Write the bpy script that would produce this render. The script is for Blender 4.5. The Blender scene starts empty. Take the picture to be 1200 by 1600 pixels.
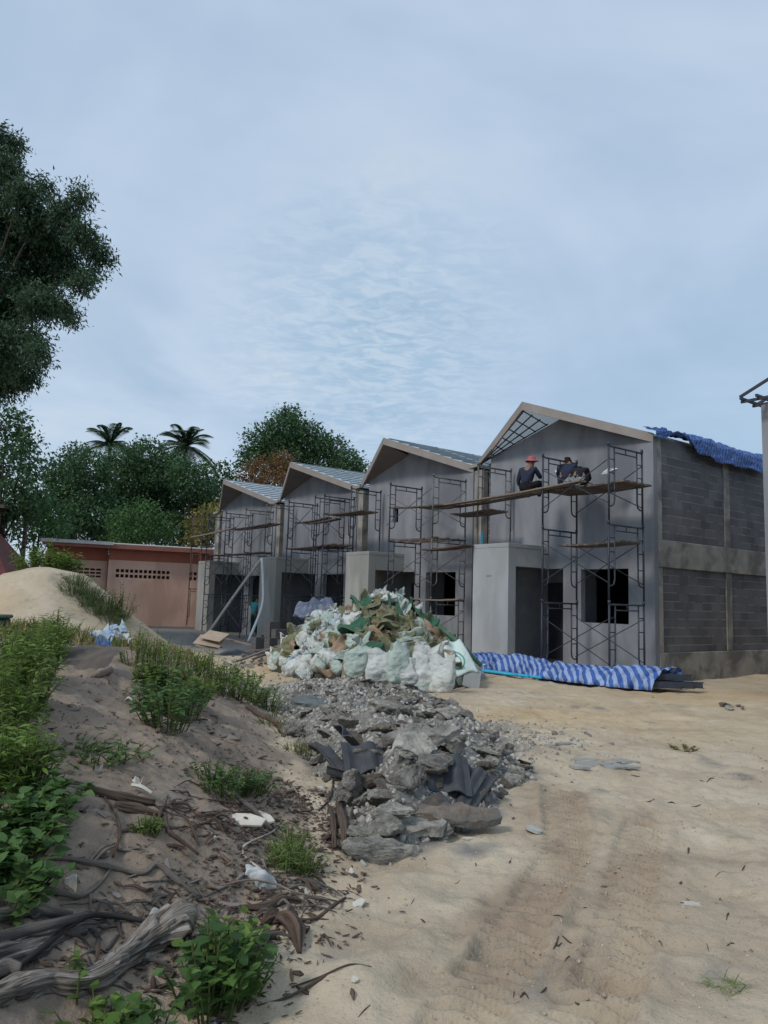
import bpy, bmesh, math, random
import numpy as np
from mathutils import Vector, Matrix
from mathutils.geometry import tessellate_polygon
PI = math.pi
random.seed(7); rng = np.random.default_rng(11)
S = bpy.context.scene; COL = S.collection

# ------------------------------------------------------------------ camera
F = 1171.2; PIT = math.radians(6.806); ROL = math.radians(1.733); YAW = math.radians(36.778); EYE = 1.4
cam = bpy.data.cameras.new('camera'); camo = bpy.data.objects.new('camera', cam); COL.objects.link(camo)
S.camera = camo; cam.clip_end = 3000; cam.clip_start = .05
cam.sensor_fit = 'VERTICAL'; cam.sensor_height = 24; cam.sensor_width = 18; cam.lens = 24*F/1600
camo.matrix_world = Matrix.Translation((0, 0, EYE)) @ Matrix.Rotation(PI/2+PIT, 4, 'X') @ Matrix.Rotation(ROL, 4, 'Z')
# ------------------------------------------------------------------ world
W = bpy.data.worlds.new('World'); S.world = W; W.use_nodes = True
nt = W.node_tree; nt.nodes.clear(); N = nt.nodes.new; LK = nt.links.new
SUN_EL, SUN_ROT = math.radians(44), math.radians(-134)
out = N('ShaderNodeOutputWorld'); bgS = N('ShaderNodeBackground'); bgC = N('ShaderNodeBackground'); mx = N('ShaderNodeMixShader')
sky = N('ShaderNodeTexSky'); sky.sky_type = 'NISHITA'; sky.sun_disc = False; sky.sun_elevation = SUN_EL; sky.sun_rotation = SUN_ROT
LK(sky.outputs[0], bgS.inputs[0]); bgS.inputs[1].default_value = .12
tc = N('ShaderNodeTexCoord'); sep = N('ShaderNodeSeparateXYZ'); LK(tc.outputs['Generated'], sep.inputs[0])
def M(op, a, b=None, c=None, clamp=False, tree=None):
    n = (tree or nt).nodes.new('ShaderNodeMath'); n.operation = op; n.use_clamp = clamp
    for i, v in enumerate((a, b, c)):
        if v is None: continue
        if isinstance(v, (int, float)): n.inputs[i].default_value = v
        else: (tree or nt).links.new(v, n.inputs[i])
    return n.outputs[0]
zc = M('MAXIMUM', sep.outputs[2], .04); dz = M('ADD', zc, .12)
cx = M('DIVIDE', sep.outputs[0], dz); cy = M('DIVIDE', sep.outputs[1], dz)
cv = N('ShaderNodeCombineXYZ'); LK(cx, cv.inputs[0]); LK(cy, cv.inputs[1])
def noise(vec, sc, det=4, ro=.5, dist=0, tree=None):
    n = (tree or nt).nodes.new('ShaderNodeTexNoise'); n.inputs['Scale'].default_value = sc; n.inputs['Detail'].default_value = det
    n.inputs['Roughness'].default_value = ro; n.inputs['Distortion'].default_value = dist
    if vec is not None: (tree or nt).links.new(vec, n.inputs['Vector'])
    return n.outputs[0]
def ramp(fac, stops, tree=None):
    n = (tree or nt).nodes.new('ShaderNodeValToRGB'); e = n.color_ramp.elements
    while len(e) < len(stops): e.new(.5)
    for i, (p, c) in enumerate(stops):
        e[i].position = p; e[i].color = (*c, 1) if len(c) == 3 else c
    if fac is not None: (tree or nt).links.new(fac, n.inputs[0])
    return n.outputs[0]
def mixc(f, a, b, tree=None, mode='MIX'):
    t = tree or nt; n = t.nodes.new('ShaderNodeMix'); n.data_type = 'RGBA'; n.blend_type = mode
    for i, v in ((0, f), (6, a), (7, b)):
        if isinstance(v, (int, float)): n.inputs[i].default_value = v
        elif isinstance(v, tuple): n.inputs[i].default_value = (*v, 1)
        else: t.links.new(v, n.inputs[i])
    return n.outputs[2]
big = noise(cv.outputs[0], .9, 4, .55, .8)
mid = noise(cv.outputs[0], 2.2, 5, .55, .3)
base = ramp(M('ADD', M('MULTIPLY', big, .8), M('MULTIPLY', mid, .25)), [(.33, (.33, .46, .60)), (.46, (.40, .51, .65)), (.56, (.455, .56, .70)), (.68, (.53, .615, .70))])
# greener-blue clear band low on the right, warmer cloud high and left
right = M('MULTIPLY', M('ADD', sep.outputs[0], .12), 2.0, clamp=True)
low = M('SUBTRACT', 1.0, M('MULTIPLY', M('SUBTRACT', sep.outputs[2], .02), 2.3), clamp=True)
base = mixc(M('MULTIPLY', M('MULTIPLY', right, low), .75), base, (.245, .40, .56))
left = M('MULTIPLY', M('SUBTRACT', -.12, sep.outputs[0]), 2.2, clamp=True)
base = mixc(M('MULTIPLY', left, M('MULTIPLY', low, .55)), base, (.50, .60, .67))
# mackerel patch
d0 = N('ShaderNodeVectorMath'); d0.operation = 'DISTANCE'; LK(tc.outputs['Generated'], d0.inputs[0]); d0.inputs[1].default_value = (-.02, .935, .335)
patch = M('SUBTRACT', 1.0, M('MULTIPLY', d0.outputs['Value'], 4.2), clamp=True)
rip = N('ShaderNodeMapping'); LK(cv.outputs[0], rip.inputs[0]); rip.inputs['Scale'].default_value = (1.0, 1.5, 1)
fine = ramp(noise(rip.outputs[0], 13, 4, .62, .6), [(.40, (0, 0, 0)), (.62, (1, 1, 1))])
base = mixc(M('MULTIPLY', patch, .7, clamp=True), base, mixc(fine, (.27, .425, .56), (.50, .60, .68)))
LK(base, bgC.inputs[0]); bgC.inputs[1].default_value = 1.0
mx.inputs[0].default_value = .88
LK(bgS.outputs[0], mx.inputs[1]); LK(bgC.outputs[0], mx.inputs[2]); LK(mx.outputs[0], out.inputs[0])
# ------------------------------------------------------------------ sun
sl = bpy.data.lights.new('sun', 'SUN'); sl.energy = 1.5; sl.angle = math.radians(11); sl.color = (1, .95, .87)
so_ = bpy.data.objects.new('sun', sl); COL.objects.link(so_)
sd = Vector((math.sin(SUN_ROT)*math.cos(SUN_EL), math.cos(SUN_ROT)*math.cos(SUN_EL), math.sin(SUN_EL)))
so_.rotation_euler = sd.to_track_quat('Z', 'Y').to_euler()
S.view_settings.view_transform = 'Standard'; S.view_settings.look = 'None'; S.view_settings.exposure = .24; S.view_settings.gamma = 1
S.cycles.max_bounces = 6; S.cycles.transparent_max_bounces = 8

# ------------------------------------------------------------------ helpers: maths
cp, sp_, cr, sr = math.cos(PIT), math.sin(PIT), math.cos(ROL), math.sin(ROL)
def ray(px, py):
    ix = (px-600)/F; iu = -(py-800)/F
    X = ix*cr-iu*sr; u = ix*sr+iu*cr
    return np.array([X, cp-u*sp_, sp_+u*cp])
def atY(px, py, Y):
    r = ray(px, py); r = r/r[1]*Y; return Vector((r[0], r[1], r[2]+EYE))
LX, LY = 6.175, 17.018
def HW(s, o, z): return Vector((LX-math.sin(YAW)*s-math.cos(YAW)*o, LY+math.cos(YAW)*s-math.sin(YAW)*o, z))
HROT = -(PI/2-YAW)
def _h(ix, iy, iz, seed):
    n = (ix.astype(np.int64)*73856093) ^ (iy.astype(np.int64)*19349663) ^ (iz.astype(np.int64)*83492791) ^ (seed*2654435)
    n = (n ^ (n >> 13))*1274126177 & 0x7fffffff
    n = (n ^ (n >> 16)) & 0xffff
    return n/65535.0
def vn(x, y, z=0., seed=1):
    x = np.asarray(x, float); y = np.asarray(y, float); z = np.zeros_like(x)+z
    x0, y0, z0 = np.floor(x), np.floor(y), np.floor(z); fx, fy, fz = x-x0, y-y0, z-z0
    fx = fx*fx*(3-2*fx); fy = fy*fy*(3-2*fy); fz = fz*fz*(3-2*fz); r = 0
    for i in (0, 1):
        for j in (0, 1):
            for k in (0, 1):
                r = r+_h(x0+i, y0+j, z0+k, seed)*(fx if i else 1-fx)*(fy if j else 1-fy)*(fz if k else 1-fz)
    return r*2-1
def fbm(x, y, z=0., o=3, seed=1):
    a, r, f = 1., 0, 1.
    for i in range(o): r = r+a*vn(np.asarray(x)*f, np.asarray(y)*f, np.asarray(z)*f, seed+i); a *= .5; f *= 2.03
    return r
# ------------------------------------------------------------------ helpers: objects
def tag(o, label=None, cat=None, group=None, kind=None):
    if label: o['label'] = label
    if cat: o['category'] = cat
    if group: o['group'] = group
    if kind: o['kind'] = kind
    return o
def empty(name, loc=(0, 0, 0), rz=0, label=None, cat=None, group=None):
    o = bpy.data.objects.new(name, None); COL.objects.link(o); o.location = loc; o.rotation_euler = (0, 0, rz); o.empty_display_size = .1
    return tag(o, label, cat, group)
def link(name, me, mat=None, parent=None):
    o = bpy.data.objects.new(name, me); COL.objects.link(o)
    if mat is not None and not me.materials: me.materials.append(mat)
    if parent: o.parent = parent
    return o
def copy_tree(o, parent=None):
    c = o.copy(); COL.objects.link(c); c.parent = parent
    for ch in list(o.children): copy_tree(ch, c)
    return c
def np_mesh(name, V, Fc, smooth=False, uv=None):
    """V (n,3), Fc (m,k) array or list of arrays"""
    me = bpy.data.meshes.new(name); V = np.asarray(V, np.float32)
    if not isinstance(Fc, list): Fc = [Fc]
    Fc = [np.asarray(f, np.int32) for f in Fc if len(f)]
    me.vertices.add(len(V)); me.vertices.foreach_set('co', V.ravel())
    loops = np.concatenate([f.ravel() for f in Fc]); tot = np.concatenate([np.full(len(f), f.shape[1]) for f in Fc])
    me.loops.add(len(loops)); me.loops.foreach_set('vertex_index', loops.astype(np.int32))
    me.polygons.add(len(tot)); st = np.concatenate([[0], np.cumsum(tot)[:-1]])
    me.polygons.foreach_set('loop_start', st.astype(np.int32)); me.polygons.foreach_set('loop_total', tot.astype(np.int32))
    if smooth: me.polygons.foreach_set('use_smooth', np.ones(len(tot), bool))
    if uv is not None:
        l = me.uv_layers.new(name='UVMap'); l.data.foreach_set('uv', np.asarray(uv, np.float32)[loops].ravel())
    me.update(calc_edges=True); me.validate(); return me
class MB:
    def __init__(s): s.v = []; s.f = []; s.uv = []
    def add(s, v, f, uv=None):
        n = len(s.v); s.v += [tuple(p) for p in v]; s.f += [tuple(i+n for i in q) for q in f]
        s.uv += list(uv) if uv is not None else [(0, 0)]*len(v); return s
    def box(s, x0, x1, y0, y1, z0, z1):
        v = [(x, y, z) for z in (z0, z1) for y in (y0, y1) for x in (x0, x1)]
        return s.add(v, [(0, 2, 3, 1), (4, 5, 7, 6), (0, 1, 5, 4), (2, 6, 7, 3), (0, 4, 6, 2), (1, 3, 7, 5)])
    def beam(s, a, b, w, h, up=(0, 0, 1)):
        a, b = Vector(a), Vector(b); d = (b-a).normalized(); sd_ = d.cross(Vector(up))
        if sd_.length < 1e-4: sd_ = d.cross(Vector((1, 0, 0)))
        sd_.normalize(); u = sd_.cross(d); v = []
        for p in (a, b):
            for i, j in ((-1, -1), (1, -1), (1, 1), (-1, 1)): v.append(p+sd_*i*w/2+u*j*h/2)
        return s.add(v, [(0, 1, 2, 3), (7, 6, 5, 4), (0, 4, 5, 1), (1, 5, 6, 2), (2, 6, 7, 3), (3, 7, 4, 0)])
    def tube(s, pts, r, n=6, cap=True):
        pts = [Vector(p) for p in pts]; rs = r if isinstance(r, (list, tuple)) else [r]*len(pts)
        v = []; f = []; uv = []; prev = None; L = 0
        for i, p in enumerate(pts):
            t = (pts[min(i+1, len(pts)-1)]-pts[max(i-1, 0)]).normalized()
            if prev is None:
                a = t.cross(Vector((0, 0, 1)));  a = t.cross(Vector((1, 0, 0))) if a.length < 1e-3 else a
            else: a = prev-t*prev.dot(t)
            a.normalize(); prev = a; b = t.cross(a)
            if i: L += (p-pts[i-1]).length
            for k in range(n):
                an = 2*PI*k/n; v.append(p+(a*math.cos(an)+b*math.sin(an))*rs[i]); uv.append((L, k/n))
        for i in range(len(pts)-1):
            for k in range(n):
                k2 = (k+1) % n; f.append((i*n+k, i*n+k2, (i+1)*n+k2, (i+1)*n+k))
        if cap: f.append(tuple(range(n-1, -1, -1))); f.append(tuple((len(pts)-1)*n+k for k in range(n)))
        return s.add(v, f, uv)
    def mesh(s, name, smooth=False):
        me = bpy.data.meshes.new(name); me.from_pydata(s.v, [], s.f)
        if smooth: me.polygons.foreach_set('use_smooth', [True]*len(me.polygons))
        l = me.uv_layers.new(name='UVMap'); lv = np.zeros(len(me.loops), np.int32); me.loops.foreach_get('vertex_index', lv)
        l.data.foreach_set('uv', np.asarray(s.uv, np.float32)[lv].ravel()); me.update(); return me
    def build(s, name, mat, parent=None, smooth=False): return link(name, s.mesh(name, smooth), mat, parent)
def panel(outline, holes, y0, y1):
    """polygon with holes in x,z, extruded from y0 to y1"""
    mb = MB(); loops = [outline]+list(holes); flat = [p for l in loops for p in l]; n = len(flat)
    tris = tessellate_polygon([[Vector((p[0], p[1], 0)) for p in l] for l in loops])
    v = [(p[0], y0, p[1]) for p in flat]+[(p[0], y1, p[1]) for p in flat]
    f = [tuple(t) for t in tris]+[tuple(i+n for i in reversed(t)) for t in tris]; k = 0
    for l in loops:
        m = len(l); f += [(k+i, k+(i+1) % m, k+(i+1) % m+n, k+i+n) for i in range(m)]; k += m
    return mb.add(v, f)
def fixn(o):
    bm = bmesh.new(); bm.from_mesh(o.data); bmesh.ops.recalc_face_normals(bm, faces=bm.faces); bm.to_mesh(o.data); bm.free(); return o
def bevel(o, w, seg=1):
    m = o.modifiers.new('bevel', 'BEVEL'); m.width = w; m.segments = seg; m.limit_method = 'ANGLE'; return o
# ------------------------------------------------------------------ materials
def newmat(name):
    m = bpy.data.materials.new(name); m.use_nodes = True; t = m.node_tree; t.nodes.clear()
    o = t.nodes.new('ShaderNodeOutputMaterial'); b = t.nodes.new('ShaderNodeBsdfPrincipled'); t.links.new(b.outputs[0], o.inputs[0])
    return m, t, b, o
def bump(t, b, h, st, dist=.02):
    n = t.nodes.new('ShaderNodeBump'); n.inputs['Strength'].default_value = st; n.inputs['Distance'].default_value = dist
    t.links.new(h, n.inputs['Height']); t.links.new(n.outputs[0], b.inputs['Normal'])
def mat(name, c1, c2=None, scale=4, rough=.85, bmp=.3, bscale=None, metal=0, island=0, coord='Object', stretch=None, spec=.3, c3=None, s3=1.2, dist=.01, lo=.35, hi=.65):
    m, t, b, o = newmat(name); c2 = c2 or tuple(x*.75 for x in c1)
    tcn = t.nodes.new('ShaderNodeTexCoord'); vec = tcn.outputs[coord]
    if stretch:
        mp = t.nodes.new('ShaderNodeMapping'); mp.inputs['Scale'].default_value = stretch; t.links.new(vec, mp.inputs[0]); vec = mp.outputs[0]
    n1 = noise(vec, scale, 6, .6, .2, t); col = ramp(n1, [(lo, c1), (hi, c2)], t)
    if c3:
        n3 = noise(vec, s3, 4, .55, .5, t); col = mixc(ramp(n3, [(.45, (0, 0, 0)), (.62, (1, 1, 1))], t), col, c3, t)
    if island:
        g = t.nodes.new('ShaderNodeNewGeometry'); oi = t.nodes.new('ShaderNodeObjectInfo')
        rv = M('FRACT', M('ADD', g.outputs['Random Per Island'], oi.outputs['Random'], tree=t), tree=t)
        hs = t.nodes.new('ShaderNodeHueSaturation'); t.links.new(col, hs.inputs['Color'])
        t.links.new(M('ADD', 1-island, M('MULTIPLY', rv, 2*island, tree=t), tree=t), hs.inputs['Value'])
        t.links.new(M('ADD', .5-island*.06, M('MULTIPLY', rv, island*.12, tree=t), tree=t), hs.inputs['Hue']); col = hs.outputs[0]
    t.links.new(col, b.inputs['Base Color']); b.inputs['Roughness'].default_value = rough; b.inputs['Metallic'].default_value = metal
    b.inputs['Specular IOR Level'].default_value = spec
    if bmp: bump(t, b, noise(vec, bscale or scale*5, 6, .65, 0, t), bmp, dist)
    return m
def leafmat(name, c1, c2, trans=.35, island=.4, rough=.55):
    m, t, b, o = newmat(name)
    g = t.nodes.new('ShaderNodeNewGeometry'); r = g.outputs['Random Per Island']
    tcn = t.nodes.new('ShaderNodeTexCoord'); nn = noise(tcn.outputs['Object'], 1.3, 3, .5, 0, t)
    f = M('ADD', M('MULTIPLY', r, .6, tree=t), M('MULTIPLY', nn, .5, tree=t), tree=t)
    col = ramp(f, [(.2, c1), (.8, c2)], t)
    hs = t.nodes.new('ShaderNodeHueSaturation'); t.links.new(col, hs.inputs['Color'])
    t.links.new(M('ADD', 1-island, M('MULTIPLY', M('FRACT', M('MULTIPLY', r, 17.3, tree=t), tree=t), 2*island, tree=t), tree=t), hs.inputs['Value'])
    t.links.new(hs.outputs[0], b.inputs['Base Color']); b.inputs['Roughness'].default_value = rough; b.inputs['Specular IOR Level'].default_value = .3
    tr = t.nodes.new('ShaderNodeBsdfTranslucent'); t.links.new(hs.outputs[0], tr.inputs[0])
    ms = t.nodes.new('ShaderNodeMixShader'); ms.inputs[0].default_value = trans
    t.links.new(b.outputs[0], ms.inputs[1]); t.links.new(tr.outputs[0], ms.inputs[2]); t.links.new(ms.outputs[0], o.inputs[0])
    return m
m_plaster = mat('cement_plaster', (.20, .21, .232), (.275, .287, .31), 1.3, .9, .4, 9, stretch=(1, 1, .4), c3=(.155, .164, .182), s3=.8, dist=.008)
m_porch = mat('smooth_cement_render', (.34, .355, .37), (.40, .415, .43), .9, .85, .15, 12, stretch=(1, 1, .5), c3=(.31, .32, .325), s3=1.3, dist=.004)
m_porch_warm = mat('weathered_cement_render', (.30, .30, .285), (.24, .24, .225), 1.3, .9, .2, 12, stretch=(1, 1, .4), c3=(.36, .355, .335), s3=1.1, dist=.004)
m_conc = mat('raw_concrete', (.40, .375, .33), (.28, .265, .24), 2.2, .9, .4, 14, c3=(.16, .155, .145), s3=1.4)
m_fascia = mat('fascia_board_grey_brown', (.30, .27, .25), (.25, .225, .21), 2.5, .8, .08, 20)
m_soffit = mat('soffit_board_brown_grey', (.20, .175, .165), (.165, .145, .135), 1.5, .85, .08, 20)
m_sheet = mat('silver_roof_foil', (.50, .56, .60), (.36, .42, .46), 3, .5, .25, 9)
m_batten = mat('galvanised_batten', (.20, .24, .27), (.30, .34, .36), 6, .45, 0)
m_trans = leafmat('white_roof_sheet', (.74, .78, .80), (.70, .74, .76), .6, .03)
m_dark_steel = mat('dark_painted_steel', (.018, .024, .04), (.035, .04, .055), 9, .5, .1, spec=.5)
m_pale_steel = mat('pale_worn_steel', (.15, .16, .165), (.09, .085, .08), 9, .55, .1, metal=.3)
m_rust_steel = mat('rusty_steel', (.13, .075, .05), (.07, .05, .045), 9, .8, .2)
m_plank = mat('weathered_scaffold_plank', (.11, .09, .08), (.055, .045, .042), 5, .9, .4, stretch=(1, 6, 6), c3=(.20, .15, .12), s3=2)
m_plank2 = mat('pale_scaffold_plank', (.26, .21, .17), (.17, .13, .10), 5, .9, .4, stretch=(1, 6, 6))
m_black = mat('room_shade_black', (.035, .037, .045), (.025, .027, .035), 3, .9, .1)  # near-black colour stands in for the shade inside the rooms
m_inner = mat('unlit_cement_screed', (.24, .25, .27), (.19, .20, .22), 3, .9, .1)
def brickmat():
    m, t, b, o = newmat('concrete_block_wall'); tcn = t.nodes.new('ShaderNodeTexCoord')
    sp2 = t.nodes.new('ShaderNodeSeparateXYZ'); t.links.new(tcn.outputs['Object'], sp2.inputs[0])
    cb = t.nodes.new('ShaderNodeCombineXYZ'); t.links.new(M('ADD', sp2.outputs[0], sp2.outputs[1], tree=t), cb.inputs[0]); t.links.new(sp2.outputs[2], cb.inputs[1])
    nz = t.nodes.new('ShaderNodeTexNoise'); nz.inputs['Scale'].default_value = 7; nz.inputs['Detail'].default_value = 4; t.links.new(tcn.outputs['Object'], nz.inputs['Vector'])
    wv = t.nodes.new('ShaderNodeVectorMath'); wv.operation = 'MULTIPLY_ADD'; t.links.new(nz.outputs['Color'], wv.inputs[0]); wv.inputs[1].default_value = (.022, .022, 0); t.links.new(cb.outputs[0], wv.inputs[2])
    br = t.nodes.new('ShaderNodeTexBrick'); t.links.new(wv.outputs[0], br.inputs['Vector'])
    br.inputs['Scale'].default_value = 1; br.inputs['Brick Width'].default_value = .40; br.inputs['Row Height'].default_value = .2
    br.inputs['Mortar Size'].default_value = .006; br.inputs['Mortar Smooth'].default_value = .5; br.inputs['Bias'].default_value = 0
    br.inputs['Color1'].default_value = (.145, .143, .15, 1); br.inputs['Color2'].default_value = (.215, .21, .215, 1); br.inputs['Mortar'].default_value = (.23, .22, .205, 1)
    n2 = noise(tcn.outputs['Object'], 1.2, 5, .6, .4, t)
    sm = N2 = noise(tcn.outputs['Object'], 16, 4, .6, 0, t)
    # horizontal mortar squeezed out, patchy
    fr = M('ABSOLUTE', M('SUBTRACT', M('FRACT', M('DIVIDE', M('ADD', sp2.outputs[2], M('MULTIPLY', M('SUBTRACT', sm, .5, tree=t), .03, tree=t), tree=t), .2, tree=t), tree=t), .5, tree=t), tree=t)
    line = M('MULTIPLY', M('GREATER_THAN', fr, .44, tree=t), M('GREATER_THAN', noise(tcn.outputs['Object'], 2.0, 3, .6, 0, t), .45, tree=t), tree=t)
    c = mixc(M('MULTIPLY', line, .85, tree=t), br.outputs['Color'], (.36, .35, .33), t)
    c = mixc(ramp(n2, [(.38, (.72, .72, .72)), (.66, (1.15, 1.15, 1.15))], t), (0, 0, 0), c, t) if False else mixc(1.0, c, ramp(n2, [(.35, (.70, .70, .72)), (.68, (1, 1, 1))], t), t, 'MULTIPLY')
    t.links.new(c, b.inputs['Base Color']); b.inputs['Roughness'].default_value = .95; b.inputs['Specular IOR Level'].default_value = .15
    hgt = M('ADD', M('MULTIPLY', br.outputs['Fac'], -.6, tree=t), M('ADD', M('MULTIPLY', line, 1.3, tree=t), M('MULTIPLY', sm, .6, tree=t), tree=t), tree=t)
    bump(t, b, hgt, .8, .012); return m
m_block = brickmat()
m_wood = mat('weathered_driftwood', (.40, .34, .285), (.12, .09, .07), 4.5, .9, 1.0, 12, coord='UV', stretch=(1.4, 11, 1), c3=(.52, .475, .42), s3=3.2, dist=.02, lo=.42, hi=.58)
m_wood_dark = mat('rotten_dark_wood', (.135, .095, .072), (.055, .038, .03), 3, .9, .7, 9, coord='UV', stretch=(1.2, 8, 1), c3=(.15, .105, .08), s3=2.5, dist=.012)
m_wood_grey = mat('grey_split_wood', (.22, .20, .185), (.07, .06, .055), 4, .9, 1.0, 12, coord='UV', stretch=(1, 13, 1), c3=(.31, .285, .26), s3=2.5, dist=.016, lo=.42, hi=.58)
m_wood_black = mat('charred_branch', (.018, .016, .016), (.04, .034, .03), 6, .6, .3, coord='UV', stretch=(1, 4, 1))
m_twig = mat('dry_twig', (.15, .11, .085), (.07, .05, .038), 20, .9, .2, island=.3)
m_chip = mat('dry_bark_chip', (.15, .105, .08), (.075, .052, .042), 25, .95, .3, island=.4)
m_board = mat('offcut_white_board', (.62, .58, .50), (.50, .46, .40), 7, .8, .15)
m_trunk = mat('tree_bark', (.10, .08, .065), (.05, .04, .034), 8, .95, .6, stretch=(1, 1, .3))
m_rock = mat('broken_concrete', (.37, .345, .30), (.20, .188, .168), 9, .95, 1.0, 28, island=.28, c3=(.47, .445, .39), s3=5, dist=.04)
m_rock_brown = mat('dirty_broken_concrete', (.31, .255, .20), (.175, .145, .118), 9, .95, 1.0, 28, island=.25, dist=.04, c3=(.17, .165, .15), s3=4)
m_gravel = mat('crushed_grey_gravel', (.40, .38, .34), (.24, .228, .205), 30, .95, .2, island=.45)
m_tile = mat('dark_grey_roof_tile', (.075, .08, .088), (.05, .053, .06), 12, .75, .3, 60)
m_tile2 = mat('green_grey_slab', (.15, .17, .165), (.10, .11, .11), 8, .8, .3, 40)

# ------------------------------------------------------------------ terrain height
TY = np.array([-6, 1., 3.07, 4.15, 5.47, 8.1, 12, 14.5, 17, 30]); TX = np.array([-1.3, -.95, -.60, -.38, -.42, -.95, -1.75, -2.6, -3.4, -6])
def sstep(a, b, x): t = np.clip((x-a)/(b-a), 0, 1); return t*t*(3-2*t)
def toe(y): return np.interp(y, TY, TX)
def bank_d(x, y): return toe(y)-x+.10*vn(y*1.7, y*0+3, seed=5)+.05*vn(x*3, y*5, seed=6)
PILE = [(.08, 16.2, 1.48, 2.1), (-1.15, 17.3, 1.12, 1.35), (1.05, 16.1, .80, 1.05)]
def heap(x, y, P):
    h = 0
    for (a, b, z, r) in P:
        d = np.sqrt((x-a)**2+(y-b)**2)/r; h = np.maximum(h, (z+.2)*np.clip(1-d**1.25, 0, 1))
    return h
TRK = [[(700, 1640), (820, 1430), (890, 1330), (872, 1235)], [(905, 1640), (968, 1480), (985, 1380), (1010, 1290)]]
def gp(px, py, z=-.2):
    r = ray(px, py); t = (z-EYE)/r[2]; return (r[0]*t, r[1]*t)
TRKW = [[gp(*p) for p in t] for t in TRK]
HOL = [(gp(958, 1532), .13, .045), (gp(775, 1482), .09, .03), (gp(1062, 1465), .12, .025), (gp(905, 1435), .10, .025), (gp(1090, 1330), .3, .03), (gp(640, 1530), .14, .02), (gp(1010, 1285), .25, .025), (gp(560, 1480), .2, .02)]
RPOLY = [gp(*p) for p in ((425, 1078), (520, 1066), (610, 1062), (700, 1100), (770, 1150), (832, 1208), (795, 1240), (768, 1275), (690, 1312), (640, 1335), (560, 1348), (530, 1310), (540, 1262), (490, 1200), (435, 1130))]
def rdist(x, y):
    x = np.asarray(x, float); y = np.asarray(y, float); d = np.full(x.shape, 1e9); ins = np.zeros(x.shape, bool); n = len(RPOLY)
    m = (x > -4) & (x < 3) & (y > 3.5) & (y < 20)
    if not m.any(): return -np.full(x.shape, 9.)
    X_, Y_ = x[m], y[m]; dd = np.full(X_.shape, 1e9); ii = np.zeros(X_.shape, bool)
    for i in range(n):
        a, b = RPOLY[i], RPOLY[(i+1) % n]; e = (b[0]-a[0], b[1]-a[1]); t = np.clip(((X_-a[0])*e[0]+(Y_-a[1])*e[1])/(e[0]**2+e[1]**2), 0, 1)
        dd = np.minimum(dd, np.hypot(X_-a[0]-t*e[0], Y_-a[1]-t*e[1])); ii ^= ((a[1] > Y_) != (b[1] > Y_)) & (X_ < (b[0]-a[0])*(Y_-a[1])/(b[1]-a[1]+1e-12)+a[0])
    d = np.full(x.shape, -9.); d[m] = np.where(ii, dd, -dd); return d
def RH(x, y):
    dd = rdist(x, y); y = np.asarray(y, float)
    return np.clip(.40*sstep(-.05, .75, dd)*np.interp(y, [4, 5.5, 8, 10, 12, 16], [.75, 1, 1, .7, .5, .25]), 0, 1)+.30*np.exp(-(((x+.02)/.5)**2+((y-12.6)/.8)**2))
def RH_old(x, y):
    h = .34*np.exp(-(((x-.35)/.85)**2+((y-7.0)/1.7)**2)**1.3)
    h = h+.38*np.exp(-(((x+.15)/.55)**2+((y-12.0)/.9)**2))+.20*np.exp(-(((x+.6)/.8)**2+((y-9.8)/1.3)**2))
    h = h+.18*np.exp(-(((x-1.0)/.6)**2+((y-7.8)/1.0)**2))
    return h
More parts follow.
